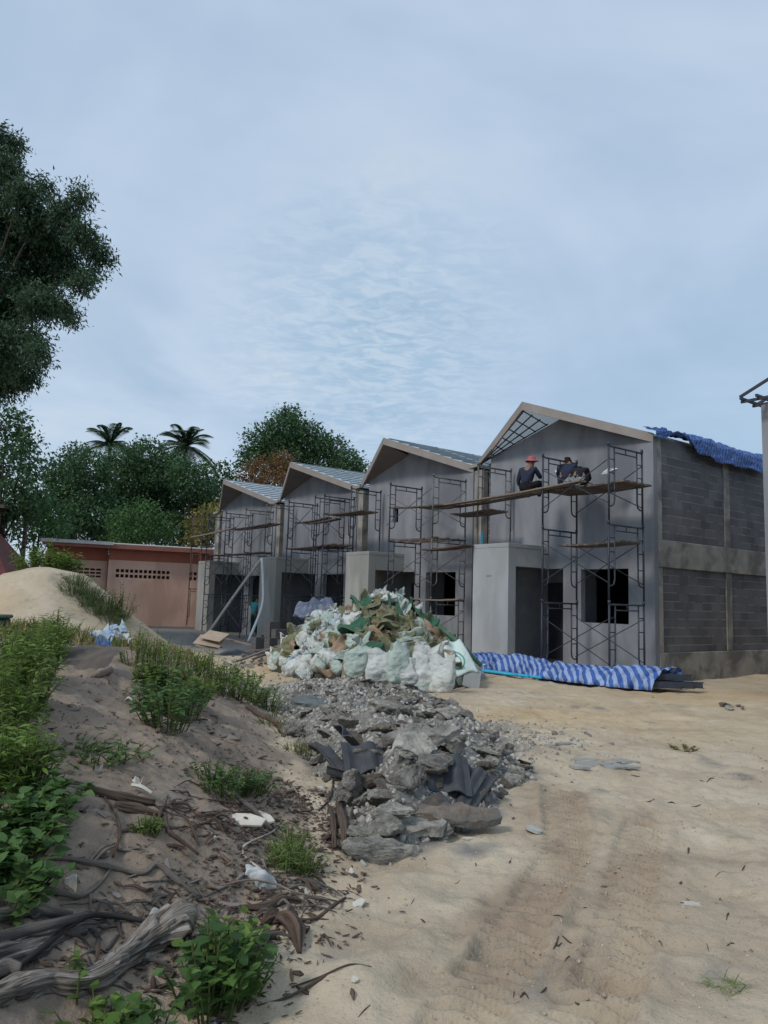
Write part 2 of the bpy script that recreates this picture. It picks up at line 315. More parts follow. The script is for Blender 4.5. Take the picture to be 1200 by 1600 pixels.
def HT(x, y, fine=False):
    x = np.asarray(x, float); y = np.asarray(y, float)
    b = -.2+.03*fbm(x*.55, y*.55, seed=21)*sstep(60, 20, y)
    d = bank_d(x, y)
    prof = np.interp(d, [-.3, 0, .25, .6, 1.2, 2, 3, 4.5, 8], [0, .03, .12, .30, .58, .82, .95, .98, .9])
    fade = np.interp(y, [-5, 2, 6, 12, 14, 17, 22, 30], [.6, .85, 1, 1, .86, .42, .2, .12])
    onb = sstep(0, .5, d)*sstep(17, 13, y)
    h = b+prof*fade+onb*(.05*fbm(x*1.8, y*1.8, seed=31)+.02*fbm(x*7, y*7, seed=32))
    dr = np.sqrt((x+7.7)**2+(y-17.2)**2); sandz = 1.92-.16*np.minimum(dr, 1.0)**2-.80*np.maximum(dr-.9, 0)+.05*vn(x*1.3, y*1.3, seed=44)
    k = .15; h = np.log(np.exp(h/k)+np.exp(np.maximum(sandz, -3)/k))*k
    h = h+RH(x, y)*(1+.22*fbm(x*2.2, y*2.2, seed=50))
    if fine:
        near = sstep(30, 12, y)*(1-onb)
        h = h+near*(.026*fbm(x*2.2, y*2.2, seed=60, o=3)+.013*fbm(x*9, y*9, seed=61, o=3)-.012*np.maximum(0, fbm(x*4.5, y*4.5, seed=66, o=2)-.45))+.012*onb*fbm(x*17, y*17, seed=62, o=2)
        for (c, r, dep) in HOL:
            q = ((x-c[0])**2+((y-c[1])*1.0)**2)/r**2
            h = h-dep*np.exp(-q*1.2)+dep*.55*np.exp(-(np.sqrt(q)-1.5)**2*5)
        for T in TRKW:
            T = np.array(T)
            best = np.full(x.shape, 9.); al = np.zeros(x.shape); sg = np.zeros(x.shape); L = 0
            for i in range(len(T)-1):
                a, e = T[i], T[i+1]-T[i]; ln = np.hypot(*e); u = e/ln
                t = np.clip((x-a[0])*u[0]+(y-a[1])*u[1], 0, ln); dx, dy = x-a[0]-t*u[0], y-a[1]-t*u[1]
                dd = np.hypot(dx, dy); w = dd < best; best = np.where(w, dd, best); al = np.where(w, L+t, al); sg = np.where(w, u[0]*dy-u[1]*dx, sg); L += ln
            wob = .02*vn(al*2, al*0, seed=70); m = sstep(.17, .12, best+wob)*np.clip(.75+.6*vn(x*1.2, y*1.2, seed=71), 0, 1)
            rib = np.sin(2*PI*(al/.105+np.abs(sg)*4.2+.3*vn(x*6, y*6, seed=73)))
            h = h+m*(-.022+.023*np.tanh(rib*2.5))+.020*sstep(.06, .0, np.abs(best-.18))*sstep(.8, .2, np.abs(vn(x*1.5, y*1.5, seed=72)))
    return h
def H1(x, y): return float(HT(np.array([x]), np.array([y]), True)[0])
def hit(px, py):
    r = ray(px, py); t = np.arange(1.2, 70, .03); P = r[None]*t[:, None]; z = P[:, 2]+EYE; g = HT(P[:, 0], P[:, 1])
    k = np.argmax(z < g); k = k if (z < g).any() else len(t)-1
    return Vector((P[k, 0], P[k, 1], H1(P[k, 0], P[k, 1])))
def growax(c, step, stop, g): 
    r = [c]
    while abs(r[-1]-c) < stop: r.append(r[-1]+step); step *= g
    return r[1:]
xs = list(np.arange(-2.9, 3.0, .021)); xs = growax(xs[0], -.03, 900, 1.035)[::-1]+xs+growax(xs[-1], .03, 900, 1.035)
ys = list(np.arange(2.3, 5.6, .020)); st = .020; y = ys[-1]
while y < 40: st *= 1.0075; y += st; ys.append(y)
ys = growax(ys[0], -.03, 60, 1.12)[::-1]+ys+growax(ys[-1], 1, 1500, 1.12)
X, Y = np.meshgrid(np.array(xs), np.array(ys)); Z = HT(X, Y, True)
nx, ny = len(xs), len(ys); idx = np.arange(nx*ny).reshape(ny, nx)
Q = np.stack([idx[:-1, :-1], idx[:-1, 1:], idx[1:, 1:], idx[1:, :-1]], -1).reshape(-1, 4)
gme = np_mesh('ground', np.stack([X, Y, Z], -1).reshape(-1, 3), Q, True)
d = bank_d(X, Y); dirt = sstep(-.05, .25, d+.12*fbm(X*2, Y*2, seed=80))*sstep(17.5, 14, Y)
dune = sstep(4.6, 3.6, np.sqrt((X+7.7)**2+(Y-17.2)**2)); dirt = dirt*(1-dune*sstep(13.2, 14.4, Y))
grey = np.clip(sstep(-.2, .25, rdist(X, Y))+.35*fbm(X*2.5, Y*2.5, seed=81), 0, 1)
gx, gy = gp(760, 1150); grey = np.maximum(grey, .75*np.exp(-(((X-gx)/.9)**2+((Y-gy)/1.4)**2))*np.clip(.7+.7*fbm(X*1.6, Y*1.6, seed=82), 0, 1))
gx, gy = gp(500, 1090); grey = np.maximum(grey, np.clip(1.3*np.exp(-(((X-gx)/1.1)**2+((Y-gy)/2.0)**2))+.2*fbm(X*3, Y*3, seed=83), 0, 1))
gx, gy = gp(740, 1325); grey = np.maximum(grey, .6*np.exp(-(((X-gx)/.22)**2+((Y-gy)/.2)**2)))
for (px, py, sx, sy, a) in ((1040, 1105, 1.2, .35, .5), (770, 1500, .3, .35, .45), (960, 1395, .12, .1, .5), (920, 1470, .4, .3, .25)):
    gx, gy = gp(px, py); grey = np.maximum(grey, a*np.exp(-(((X-gx)/sx)**2+((Y-gy)/sy)**2))*np.clip(.7+.8*fbm(X*2.6, Y*2.6, seed=85), 0, 1))
back = sstep(18, 24, Y)*sstep(-1, -4, X); grey = np.maximum(grey, .65*back)
och = np.clip(.35+.9*fbm(X*.5, Y*.35, seed=84), 0, 1)*sstep(8, 12, Y)*sstep(24, 16, Y)*(1-dirt)
damp = np.zeros_like(X)
for T in TRKW:
    T = np.array(T)
    for i in range(len(T)-1):
        a, e = T[i], T[i+1]-T[i]; ln = np.hypot(*e); u = e/ln; t_ = np.clip((X-a[0])*u[0]+(Y-a[1])*u[1], 0, ln)
        damp = np.maximum(damp, sstep(.36, .10, np.hypot(X-a[0]-t_*u[0], Y-a[1]-t_*u[1])+.10*vn(X*3, Y*3, seed=91)))
for (c_, r_, dep_) in HOL: damp = np.maximum(damp, 1.1*np.exp(-((X-c_[0])**2+(Y-c_[1])**2)/(r_*1.1)**2))
damp = np.clip(damp*(.62+.6*fbm(X*1.4, Y*1.4, seed=92)), 0, 1)
damp = np.maximum(damp, np.clip(fbm(X*.8+4, Y*.8, seed=93)-.25, 0, .5)*sstep(9, 5, Y))
ca = gme.color_attributes.new('zone', 'FLOAT_COLOR', 'POINT')
ca.data.foreach_set('color', np.stack([dirt, grey, och, damp], -1).astype(np.float32).ravel())
def groundmat():
    m, t, b, o = newmat('sandy_ground'); at = t.nodes.new('ShaderNodeAttribute'); at.attribute_name = 'zone'
    sc_ = t.nodes.new('ShaderNodeSeparateColor'); t.links.new(at.outputs['Color'], sc_.inputs[0])
    tcn = t.nodes.new('ShaderNodeTexCoord'); v = tcn.outputs['Object']
    n1 = noise(v, 1.1, 6, .6, .3, t); n2 = noise(v, 9, 5, .65, 0, t); n3 = noise(v, 60, 4, .7, 0, t)
    sand = ramp(n1, [(.34, (.425, .345, .25)), (.52, (.495, .415, .305)), (.70, (.565, .485, .375))], t)
    sand = mixc(M('MULTIPLY', sc_.outputs[2], .75, tree=t), sand, ramp(n1, [(.35, (.46, .33, .18)), (.7, (.56, .42, .26))], t), t)
    dirtc = ramp(n1, [(.30, (.225, .178, .137)), (.55, (.295, .234, .182)), (.75, (.37, .295, .235))], t)
    sand = mixc(at.outputs['Alpha'], sand, ramp(n2, [(.3, (.28, .215, .155)), (.7, (.36, .285, .21))], t), t)
    g = ramp(n2, [(.35, (.155, .15, .14)), (.65, (.27, .26, .24))], t)
    c = mixc(sc_.outputs[0], sand, dirtc, t)
    c = mixc(ramp(M('ADD', sc_.outputs[1], M('MULTIPLY', M('SUBTRACT', n2, .5, tree=t), .5, tree=t), tree=t), [(.25, (0, 0, 0)), (.6, (1, 1, 1))], t), c, g, t)
    speck = ramp(n3, [(.32, (.5, .45, .41)), (.42, (1, 1, 1)), (.66, (1, 1, 1)), (.72, (1.3, 1.27, 1.22))], t); c = mixc(.6, c, speck, t, 'MULTIPLY')
    spot = ramp(noise(v, 3.7, 6, .75, 0, t), [(.28, (.70, .66, .62)), (.45, (1, 1, 1)), (.74, (1.1, 1.09, 1.08))], t); c = mixc(.8, c, spot, t, 'MULTIPLY')
    t.links.new(c, b.inputs['Base Color']); b.inputs['Roughness'].default_value = .95; b.inputs['Specular IOR Level'].default_value = .12
    hh = M('ADD', M('MULTIPLY', n2, 1.0, tree=t), M('MULTIPLY', n3, .6, tree=t), tree=t)
    bump(t, b, hh, .9, .02); return m
gme.materials.append(groundmat()); tag(link('ground', gme), kind='structure')

# ================================================================== HOUSES (local: x=-s, y=-o)
ZR, RS, OP = 6.63, 3.10, 1.05
def zt(s): return ZR-.375*abs(s-RS)
PER = 5.97; DEP = 9.0
def house(k, label):
    h = empty('row_house', HW(k*PER, 0, 0), HROT, label, 'house', 'row of unfinished gabled houses')
    V = lambda s, o, z: (-s, -o, z)
    # front wall with window and entrance openings
    SR = 5.25
    gt = .06 if k == 0 else .20
    gable = [(0, -.3), (0, zt(0)-gt), (-RS+(.5 if k == 0 else .01), zt(2.6)-.12 if k == 0 else ZR-gt)]+([(-RS, ZR-.45)] if k == 0 else [])+[(-SR, zt(SR)-max(gt, .24 if k == 0 else 0)), (-SR, -.3), (-4.30, -.3), (-4.30, 2.37), (-2.62, 2.37), (-2.62, -.3)]
    win = [(-.69, 1.04), (-.69, 2.34), (-2.06, 2.34), (-2.06, 1.04)]
    holes = [win]
    if k == 1: holes.append([(-3.55, 4.02), (-3.55, 4.55), (-3.85, 4.55), (-3.85, 4.02)])
    fw = fixn(panel(gable, holes, 0, .16).build('front_wall', m_plaster, h))
    # recess between the units: exposed column and bare blocks
    MB().box(-5.66, -SR-.002, .34, .48, -.3, zt(5.4)-.25).build('recess_wall', m_block, h)
    MB().box(-PER+.002, -5.665, .05, .30, -.3, zt(5.9)-.27).build('recess_column', m_conc, h)
    # alcove behind the entrance, dark rooms
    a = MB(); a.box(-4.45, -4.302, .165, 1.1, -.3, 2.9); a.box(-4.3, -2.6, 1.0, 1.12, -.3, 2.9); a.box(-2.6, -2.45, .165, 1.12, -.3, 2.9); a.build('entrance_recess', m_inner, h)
    MB().box(-3.95, -3.1, .96, .998, 0, 2.05).build('inner_doorway', m_black, h)  # panel coloured near black for the shade beyond the door opening
    # rooms: right, back and left walls, slabs
    sw = MB(); 
    if k: sw.box(-.15, -.002, .165, DEP, -.3, zt(0)-.25)
    sw.box(-PER+.15, -.16, DEP-.15, DEP, -.3, zt(0)-.25); sw.box(-PER+.002, -PER+.148, .5, DEP-.16, -.3, zt(0)-.25)
    sw.build('party_wall', m_block, h)
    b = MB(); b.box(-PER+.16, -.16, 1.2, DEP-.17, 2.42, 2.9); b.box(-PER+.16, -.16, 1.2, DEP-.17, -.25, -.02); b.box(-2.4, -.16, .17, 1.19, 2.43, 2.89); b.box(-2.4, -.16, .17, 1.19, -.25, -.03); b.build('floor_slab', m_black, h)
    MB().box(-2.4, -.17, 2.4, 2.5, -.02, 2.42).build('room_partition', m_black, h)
    # gable back
    # porch box
    pm = m_porch if k == 0 else m_porch_warm
    p = MB(); p.box(-4.45, -3.182, -1.41, -1.13, -.35, 2.85); p.box(-4.45, -4.30, -1.128, -.002, -.35, 2.85); p.box(-3.33, -3.184, -1.128, -.002, 2.38, 2.848)
    p.box(-4.455, -3.178, -1.415, -.001, 2.85, 2.96)
    po = p.build('porch', pm, h); bevel(po, .012, 2)
    if k == 0: 
        MB().box(-3.95, -3.78, -1.418, -1.411, 2.12, 2.16).build('render_patch', m_fascia, po)
    # roof
    bo = 8.9
    def roofpoly(sl, dz0, dz1, o1, name, m, vo=-.02):
        e = 5.80 if sl else 0.0; eo = -.05 if sl else 0.0
        P = [V(RS, OP-.03, ZR+dz0), V(e, eo, zt(e)+dz0), V(e, -bo, zt(e)+dz0), V(RS, -bo, ZR+dz0)]
        P2 = [(x, y, z+dz1-dz0) for x, y, z in P]; mb = MB()
        mb.add(P+P2, [(0, 1, 2, 3), (7, 6, 5, 4), (0, 4, 5, 1), (1, 5, 6, 2), (2, 6, 7, 3), (3, 7, 4, 0)])
        return fixn(mb.build(name, m, h))
    if k == 0:
        rs0 = roofpoly(True, -.03, -.018, 0, 'roof_sheet', m_trans); roofpoly(False, -.03, -.018, 0, 'roof_sheet', m_trans)
    else:
        roofpoly(True, -.03, -.005, 0, 'roof_sheet', m_sheet); r = roofpoly(False, -.03, -.005, 0, 'roof_sheet', m_sheet)
        bt = MB(); n = 9
        for i in range(n):
            s = RS-.12-i*(RS-.2)/(n-1); o0 = OP*s/RS-.10
            bt.beam(V(s, o0, zt(s)+.012), V(s, -bo, zt(s)+.012), .06, .03)
        for j in range(6):
            o = .55-j*1.7
            if o > 0: continue
            bt.beam(V(RS-.05, o, ZR+.005), V(.05, o, zt(.05)+.005), .05, .03)
        bt.build('roof_battens', m_batten, r)
    # fascia prow
    f = MB()
    for e, eo in ((5.80, -.05), (0.0, 0.0)):
        a0, b0 = V(RS, OP, ZR), V(e, eo, zt(e)); dv = Vector((b0[0]-a0[0], b0[1]-a0[1], 0)).normalized(); nrm = Vector((dv.y, -dv.x, 0)); nrm = nrm if nrm.y > 0 else -nrm
        q = [Vector(a0), Vector(b0)]; vv = [x+Vector((0, 0, dz)) for x in q for dz in (0, -.22)]; q2 = [x+nrm*.05 for x in vv]
        f.add(vv+q2, [(0, 2, 3, 1), (4, 5, 7, 6), (0, 1, 5, 4), (2, 6, 7, 3), (0, 4, 6, 2), (1, 3, 7, 5)])
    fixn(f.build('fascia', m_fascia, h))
    # valley gutter flashing towards the next unit
    MB().beam(V(5.79, -.04, zt(5.8)-.16), V(6.25, -.02, zt(5.8)-.20), .16, .10).build('eave_return', m_fascia, h)
    # soffit
    for sl in (True, False):
        e = 5.78 if sl else .02
        P = [V(RS, OP-.05, ZR-.20), V(e, -.04, zt(e)-.20), V(RS, -.02, ZR-(.44 if sl else .20))]
        if k == 0 and sl:
            g = MB(); up = (0, 0, 1)
            Rp = Vector(V(RS, OP-.07, ZR-.20)); Ep = Vector(V(5.72, .01, zt(5.72)-.20)); Wp = Vector(V(RS, .02, ZR-.43))
            for t in (.03, .34, .66, .97):
                a_ = Rp.lerp(Wp, t); g.beam(a_, a_.lerp(Ep, .985), .022, .028)
            for u in (.02, .17, .32, .47, .62, .76, .88): g.beam(Rp.lerp(Ep, u), Wp.lerp(Ep, u), .022, .024)
            g.build('eave_frame', m_dark_steel, rs0)
        else:
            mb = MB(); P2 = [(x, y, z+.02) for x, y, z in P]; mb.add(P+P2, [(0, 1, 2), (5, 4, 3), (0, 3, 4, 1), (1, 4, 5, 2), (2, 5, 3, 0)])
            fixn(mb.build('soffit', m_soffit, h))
    # window reveal lining
    w = MB(); w.box(-2.06, -.69, .165, .19, 1.0, 1.038); w.build('window_sill', m_plaster, fw)
    return h
H = [house(0, 'nearest unfinished house with open roof frame, blue tarp and bare block side wall'),
     house(1, 'second unfinished grey house, its porch directly behind the sack heap'),
     house(2, 'third unfinished grey house, between the second house and the far end one'),
     house(3, 'farthest unfinished grey house, next to the peach wall')]
V0 = lambda s, o, z: (-s, -o, z)
# side wall of the nearest house (x = 0 plane, runs along y)
h0 = H[0]
def sidebox(name, y0, y1, z0, z1, x0, x1, m): return bevel(MB().box(x0, x1, y0, y1, z0, z1).build(name, m, h0), .01)
ws = MB(); ws.box(-.15, -.035, .34, DEP, .44, 2.37); ws.box(-.15, -.035, .34, DEP, 3.01, zt(0)-.04); ws.build('block_side_wall', m_block, h0)
sidebox('ring_beam', .162, DEP, 2.375, 3.005, -.15, .012, m_conc)
sidebox('plinth_beam', .162, DEP, -.35, .435, -.15, .012, m_conc)
for y0 in (.162, 3.10, 6.2): 
    w_ = .18 if y0 < 1 else .26
    sidebox('column', y0, y0+w_, .437, 2.373, -.15, -.004, m_conc); sidebox('column', y0, y0+w_, 3.007, zt(0)-.045, -.15, -.006, m_conc)
# far end wall of the last house
MB().box(-PER-.14, -PER-.002, .04, DEP, -.3, zt(5.97)-.3).build('end_wall', m_plaster, H[3])
# blue pipe stub on the porch roof of the nearest house
m_cyan = mat('light_blue_pvc', (.04, .42, .62), (.03, .34, .55), 8, .4, 0)
MB().tube([HW(4.35, 1.2, 2.96), HW(4.35, 1.2, 3.30)], .03, 8).build('pipe_stub', m_cyan)
tag(bpy.data.objects['pipe_stub'], 'short light blue pipe standing upright on the nearest porch roof', 'pipe')

# right-hand building: only its left edge shows
def rb():
    h = empty('grey_building', HW(-3.0, 1.0, 0), HROT, 'grey rendered building at the right edge with bare steel roof frame', 'building')
    fixn(panel([(0, -.4), (0, 5.35), (5, 6.2), (9, 5.3), (9, -.4)], [[(1.2, 1.0), (1.2, 2.3), (2.6, 2.3), (2.6, 1.0)]], 0, .16).build('front_wall', m_plaster, h))
    MB().box(0.0, .15, .165, 8, -.4, 5.3).build('side_wall', m_plaster, h)
    MB().box(.16, 9, 7.8, 8, -.4, 5.3).build('back_wall', m_block, h)
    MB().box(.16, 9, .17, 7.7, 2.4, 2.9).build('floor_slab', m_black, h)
    g = MB()
    for y in (-.32, .12): g.beam((-.22, y, 5.40), (9.2, y, 5.40), .04, .05)
    for x in (-.18, .12, .5, 1.6): g.beam((x, -.42, 5.45), (x, 7.8, 5.45), .04, .05)
    g.beam((-.2, -.4, 5.48), (2.2, -.4, 6.5), .04, .05); g.beam((-.2, .3, 5.48), (2.2, .3, 6.5), .04, .05)
    g.build('roof_frame', m_dark_steel, h)
rb()

# ================================================================== SCAFFOLDS
def frame_mesh(m, wdt=1.22, ht=1.7):
    a = wdt/2; mb = MB(); r = .0225
    for s in (-1, 1):
        mb.tube([(0, s*a, 0), (0, s*a, ht)], r, 6); i = s*(a-.2)
        mb.tube([(0, i, ht-.03), (0, i, .50), (0, s*(a-.17), .40), (0, s*(a-.1), .36), (0, s*a, .36)], r*.8, 6)
        for z in (.72, 1.08, 1.38): mb.tube([(0, i, z), (0, s*a, z)], r*.55, 5)
        mb.tube([(0, s*a, ht-.03), (0, s*a, ht+.05)], r*1.35, 6)
    mb.tube([(0, -a, ht-.04), (0, a, ht-.04)], r, 6); mb.tube([(0, -a+.2, ht-.16), (0, a-.2, ht-.16)], r*.7, 6); mb.tube([(0, 0, ht-.04), (0, 0, ht-.16)], r*.6, 5)
    me = mb.mesh('scaffold_frame', True); me.materials.append(m); return me
FM = {m.name: frame_mesh(m) for m in (m_dark_steel, m_pale_steel, m_rust_steel)}
def tower(label, frames, z0, tiers, bays=True, along=False, jack=0, base=None):
    """frames: list of (s, o_outer, material, tiers)"""
    s0, o0 = frames[0][0], frames[0][1]
    t = empty('scaffold_tower', HW(s0, o0-.61, z0-jack), HROT, label, 'scaffold', 'steel scaffolds along the house fronts')
    def L(s, o, z): return (-(s-s0), -(o-(o0-.61)), z-z0+jack)
    for fi, (s, o, m, n) in enumerate(frames):
        for i in range(n):
            f = link('frame', FM[m.name], None, t); f.location = L(s, o-.61, z0+1.7*i); f.rotation_euler = (0, 0, random.uniform(-.02, .02)+(PI/2 if along else 0))
        if jack:
            for k in (-.61, .61):
                mb = MB(); mb.tube([L(s, o-.61+k, z0-jack), L(s, o-.61+k, z0)], .018, 6); c = Vector(L(s, o-.61+k, z0-jack)); mb.build('base_jack', m_rust_steel, t)
    for fi in range(len(frames)-1):
        (s1, o1, m, n), (s2, o2, _, n2) = frames[fi], frames[fi+1]
        if abs(s1-s2) < 1.2: continue
        for i in range(min(n, n2)):
            for oo, e in ((o1, 0), (o1-1.22, 1)):
                mb = MB(); z = z0+1.7*i
                mb.tube([L(s1, oo+.03, z+.42), L(s2, oo+.03, z+1.35)], .011, 5); mb.tube([L(s1, oo+.045, z+1.35), L(s2, oo+.045, z+.42)], .011, 5)
                mb.build('cross_brace', m, t)
    return t
DS, PS, RS_ = m_dark_steel, m_pale_steel, m_rust_steel
tower('tall dark scaffold at the nearest house, under the two sitting workers', [(-.10, 1.80, DS, 3), (1.73, 1.80, DS, 3)], -.18, 3)
tower('single scaffold frame on the nearest porch roof, left of the workers', [(4.32, 1.38, PS, 1)], 3.40, 1, jack=.44)
tower('scaffold at the second house, one dark frame and one pale frame', [(5.72, 1.75, PS, 3), (7.80, 1.66, DS, 3)], -.18, 3)
tower('dark scaffold on the second house porch roof, beside the recess', [(10.30, 1.38, DS, 1)], 3.40, 1, jack=.44)
tower('crowded dark scaffold at the third house with three frame lines', [(11.42, 1.70, DS, 3), (11.98, 1.72, DS, 3), (13.80, 1.72, DS, 3)], -.18, 3)
tower('pale scaffold frame on the third house porch roof', [(16.15, 1.38, PS, 1)], 3.40, 1, jack=.44)
tower('worn scaffold in front of the farthest house', [(17.25, 1.70, PS, 3), (19.08, 1.70, DS, 3), (20.9, 1.70, DS, 3)], -.18, 3)
tower('lone rusty scaffold in front of the peach wall', [(23.0, 1.9, RS_, 3)], .05, 3, along=True)
def plank(name, pts, w=.23, th=.035, m=m_plank, label=None, group='planks laid across the scaffolds', cat='plank'):
    mb = MB(); a, b = HW(*pts[0]), HW(*pts[1]); c = (a+b)/2; n = 8
    P = []
    for i in range(n+1):
        t = i/n; p = a.lerp(b, t); p.z -= .03*math.sin(PI*t)+.004*math.sin(t*19); P.append(p-c)
    for i in range(n):
        pass
    d = (b-a).normalized(); sd_ = d.cross(Vector((0, 0, 1))).normalized(); v = []; f = []; uv = []
    for i, p in enumerate(P):
        ww = w/2*(1+.03*math.sin(i*2.3))
        for e, zz in ((-1, -th/2), (1, -th/2), (1, th/2), (-1, th/2)): v.append(p+sd_*ww*e+Vector((0, 0, zz))); uv.append((i*.3, e))
    for i in range(n):
        for k in range(4): f.append((i*4+k, i*4+(k+1) % 4, i*4+4+(k+1) % 4, i*4+4+k))
    f += [(3, 2, 1, 0), (n*4, n*4+1, n*4+2, n*4+3)]; mb.add(v, f, uv)
    o = mb.build(name, m); o.location = c; return tag(o, label or 'worn grey brown scaffold plank', cat, group)
PL = 'dark worn plank in the upper deck of the scaffold under the workers'
for o in (.72, .98, 1.24, 1.50): plank('scaffold_plank', [(-.35, o, 4.12), (1.95, o, 4.12)], label=PL)
plank('scaffold_plank', [(.6, 1.78, 4.19), (5.3, 1.62, 4.07)], label='long pale plank the two sitting workers sit on', m=m_plank2)
plank('scaffold_plank', [(1.2, 1.50, 4.15), (5.2, 1.36, 4.03)], label='long dark plank just behind the one the workers sit on')
for o, e in ((.8, .1), (1.06, 0), (1.32, -.1)): plank('scaffold_plank', [(3.9, o, 3.86), (5.45+e, o, 3.84)], label='short dark plank left of the nearest porch frame, below the long planks')
plank('scaffold_plank', [(4.9, 1.60, 4.08), (8.0, 1.45, 4.22)], label='long dark plank bridging from the second house scaffold towards the workers')
for o in (.9, 1.2): plank('scaffold_plank', [(5.5, o, 4.14), (7.0, o, 4.17)], label='dark plank high on the second house scaffold')
for o in (.9, 1.15, 1.4): plank('scaffold_plank', [(-.2, o, 2.84), (1.55, o, 2.82)], label='dark plank in the middle deck above the nearest house window')
for o in (1.5, 1.75): plank('scaffold_plank', [(4.4, o, 2.92), (6.1, o, 2.86)], label='reddish worn plank beside the left edge of the nearest porch', m=m_rust_steel)
plank('scaffold_plank', [(4.45, 1.8, 1.52), (6.3, 1.8, 1.50)], label='brown plank across the second house window', m=m_plank2)
for o in (.8, 1.2, 1.6): plank('scaffold_plank', [(5.7, o, 3.20), (7.9, o, 3.24)], w=.12, th=.05, label='narrow dark bar in the middle deck of the second house scaffold')
for o in (.95, 1.2, 1.45): plank('scaffold_plank', [(9.5, o, 4.26), (11.7, o, 4.30)], label='dark plank in the upper deck right of the third house scaffold')
for o in (.9, 1.3): plank('scaffold_plank', [(11.7, o, 4.20), (13.9, o, 4.16)], label='dark plank in the upper deck of the third house scaffold')
for o in (.9, 1.2, 1.5): plank('scaffold_plank', [(11.0, o, 3.25), (14.0, o, 3.20)], label='dark plank in the middle deck of the third house scaffold')
for o in (1.1, 1.4): plank('scaffold_plank', [(15.6, o, 4.25), (19.2, o, 4.22)], label='dark plank high on the farthest house scaffold')
plank('scaffold_plank', [(18.2, 1.7, 4.22), (22.6, 1.72, 4.05)], label='pale pole-like plank sticking out left of the farthest house', m=m_plank2, w=.1, th=.06)
for o in (1.0, 1.3): plank('scaffold_plank', [(16.4, o, 3.18), (21.2, o, 3.22)], label='dark plank low on the farthest house scaffold')

# ================================================================== PEACH BUILDING
m_peach = mat('peach_painted_wall', (.86, .56, .43), (.78, .50, .38), 1.0, .9, .15, 20, stretch=(1, 1, .5), c3=(.62, .38, .28), s3=.7)
m_redband = mat('dark_salmon_band', (.50, .17, .11), (.42, .14, .09), 1.2, .9, .1)  # upper wall band, a darker red than the peach below
m_ventshade = mat('vent_hole_shade', (.06, .03, .025), (.05, .025, .02), 3, .9, 0)  # colour stands for the shade behind the vent openings
def peach():
    A = Vector((-12.75, 35, 0)); B = Vector((-7.75, 37.45, 0)); d = (B-A); Lh = d.length; rz = math.atan2(d.y, d.x)
    h = empty('peach_building', A, rz, 'long single storey peach and salmon wall building left of the farthest house', 'building')
    holes = []
    for x0, n in ((.35, 12), (3.75, 5)):
        for i in range(n):
            for j in range(2): holes.append([(x0+i*.21, 2.15+j*.24), (x0+i*.21, 2.15+j*.24+.15), (x0+i*.21+.15, 2.15+j*.24+.15), (x0+i*.21+.15, 2.15+j*.24)])
    fixn(panel([(0, -.5), (0, 2.95), (Lh, 2.95), (Lh, -.5)], holes, 0, .15).build('wall', m_peach, h))
    MB().box(0, Lh, -.004, .155, 2.953, 3.62).build('upper_band', m_redband, h)
    MB().box(.1, Lh-.1, .18, .2, 1.9, 2.9).build('vent_shade_sheet', m_ventshade, h)  # dark sheet added behind the holes, their shade is its colour
    # receding left wing
    w = empty('x', (0, 0, 0)); bpy.data.objects.remove(w)
    hl = []
    for (x0, n, zz) in ((-1.25, 4, 2.12), (-2.3, 3, 2.32)):
        for i in range(n):
            for j in range(3): hl.append([(x0+i*.26, zz+j*.16), (x0+i*.26, zz+j*.16+.09), (x0+i*.26+.22, zz+j*.16+.09), (x0+i*.26+.22, zz+j*.16)])
    fixn(panel([(-2.6, -.5), (-2.6, 2.9), (-.002, 2.9), (-.002, -.5)], hl, .55, .7).build('wall', m_peach, h))
    MB().box(-2.6, -.002, .545, .705, 2.903, 3.55).build('upper_band', m_redband, h)
    MB().box(-2.5, -.1, .73, .75, 1.9, 2.88).build('vent_shade_sheet', m_ventshade, h)
    MB().box(-2.6, Lh, 3.8, 4, -.5, 3.4).build('wall', m_peach, h)
    mf = mat('salmon_roof_fascia', (.36, .15, .11), (.30, .12, .09), 2, .8, .1)
    mb = MB(); mb.add([(-2.9, -.45, 3.60), (Lh+.3, -.45, 3.60), (Lh+.3, 4.4, 3.95), (-2.9, 4.4, 3.95), (-2.9, -.45, 3.68), (Lh+.3, -.45, 3.68), (Lh+.3, 4.4, 4.03), (-2.9, 4.4, 4.03)], [(0, 1, 2, 3), (7, 6, 5, 4), (0, 4, 5, 1), (1, 5, 6, 2), (2, 6, 7, 3), (3, 7, 4, 0)])
    fixn(mb.build('roof', mat('pale_fibre_cement_roof', (.42, .42, .41), (.33, .33, .32), 4, .8, .3, 20), h))
    MB().box(-2.9, Lh+.3, -.49, -.455, 3.46, 3.66).build('fascia', mf, h)
    MB().box(-2.95, .1, -.56, -.495, 3.60, 3.75).build('roof_edge_strip', mat('white_metal_flashing', (.6, .6, .58), (.5, .5, .48), 6, .6, 0), h)
    # broken roof boards by the house
    mb = MB()
    for i in range(5): mb.beam((Lh-1.3+i*.22, -.3+.1*i, 3.78+.05*i), (Lh+.5, .5+.1*i, 3.92+.04*i), .16, .03)
    mb.build('loose_roof_board', m_plank2, h)
peach()

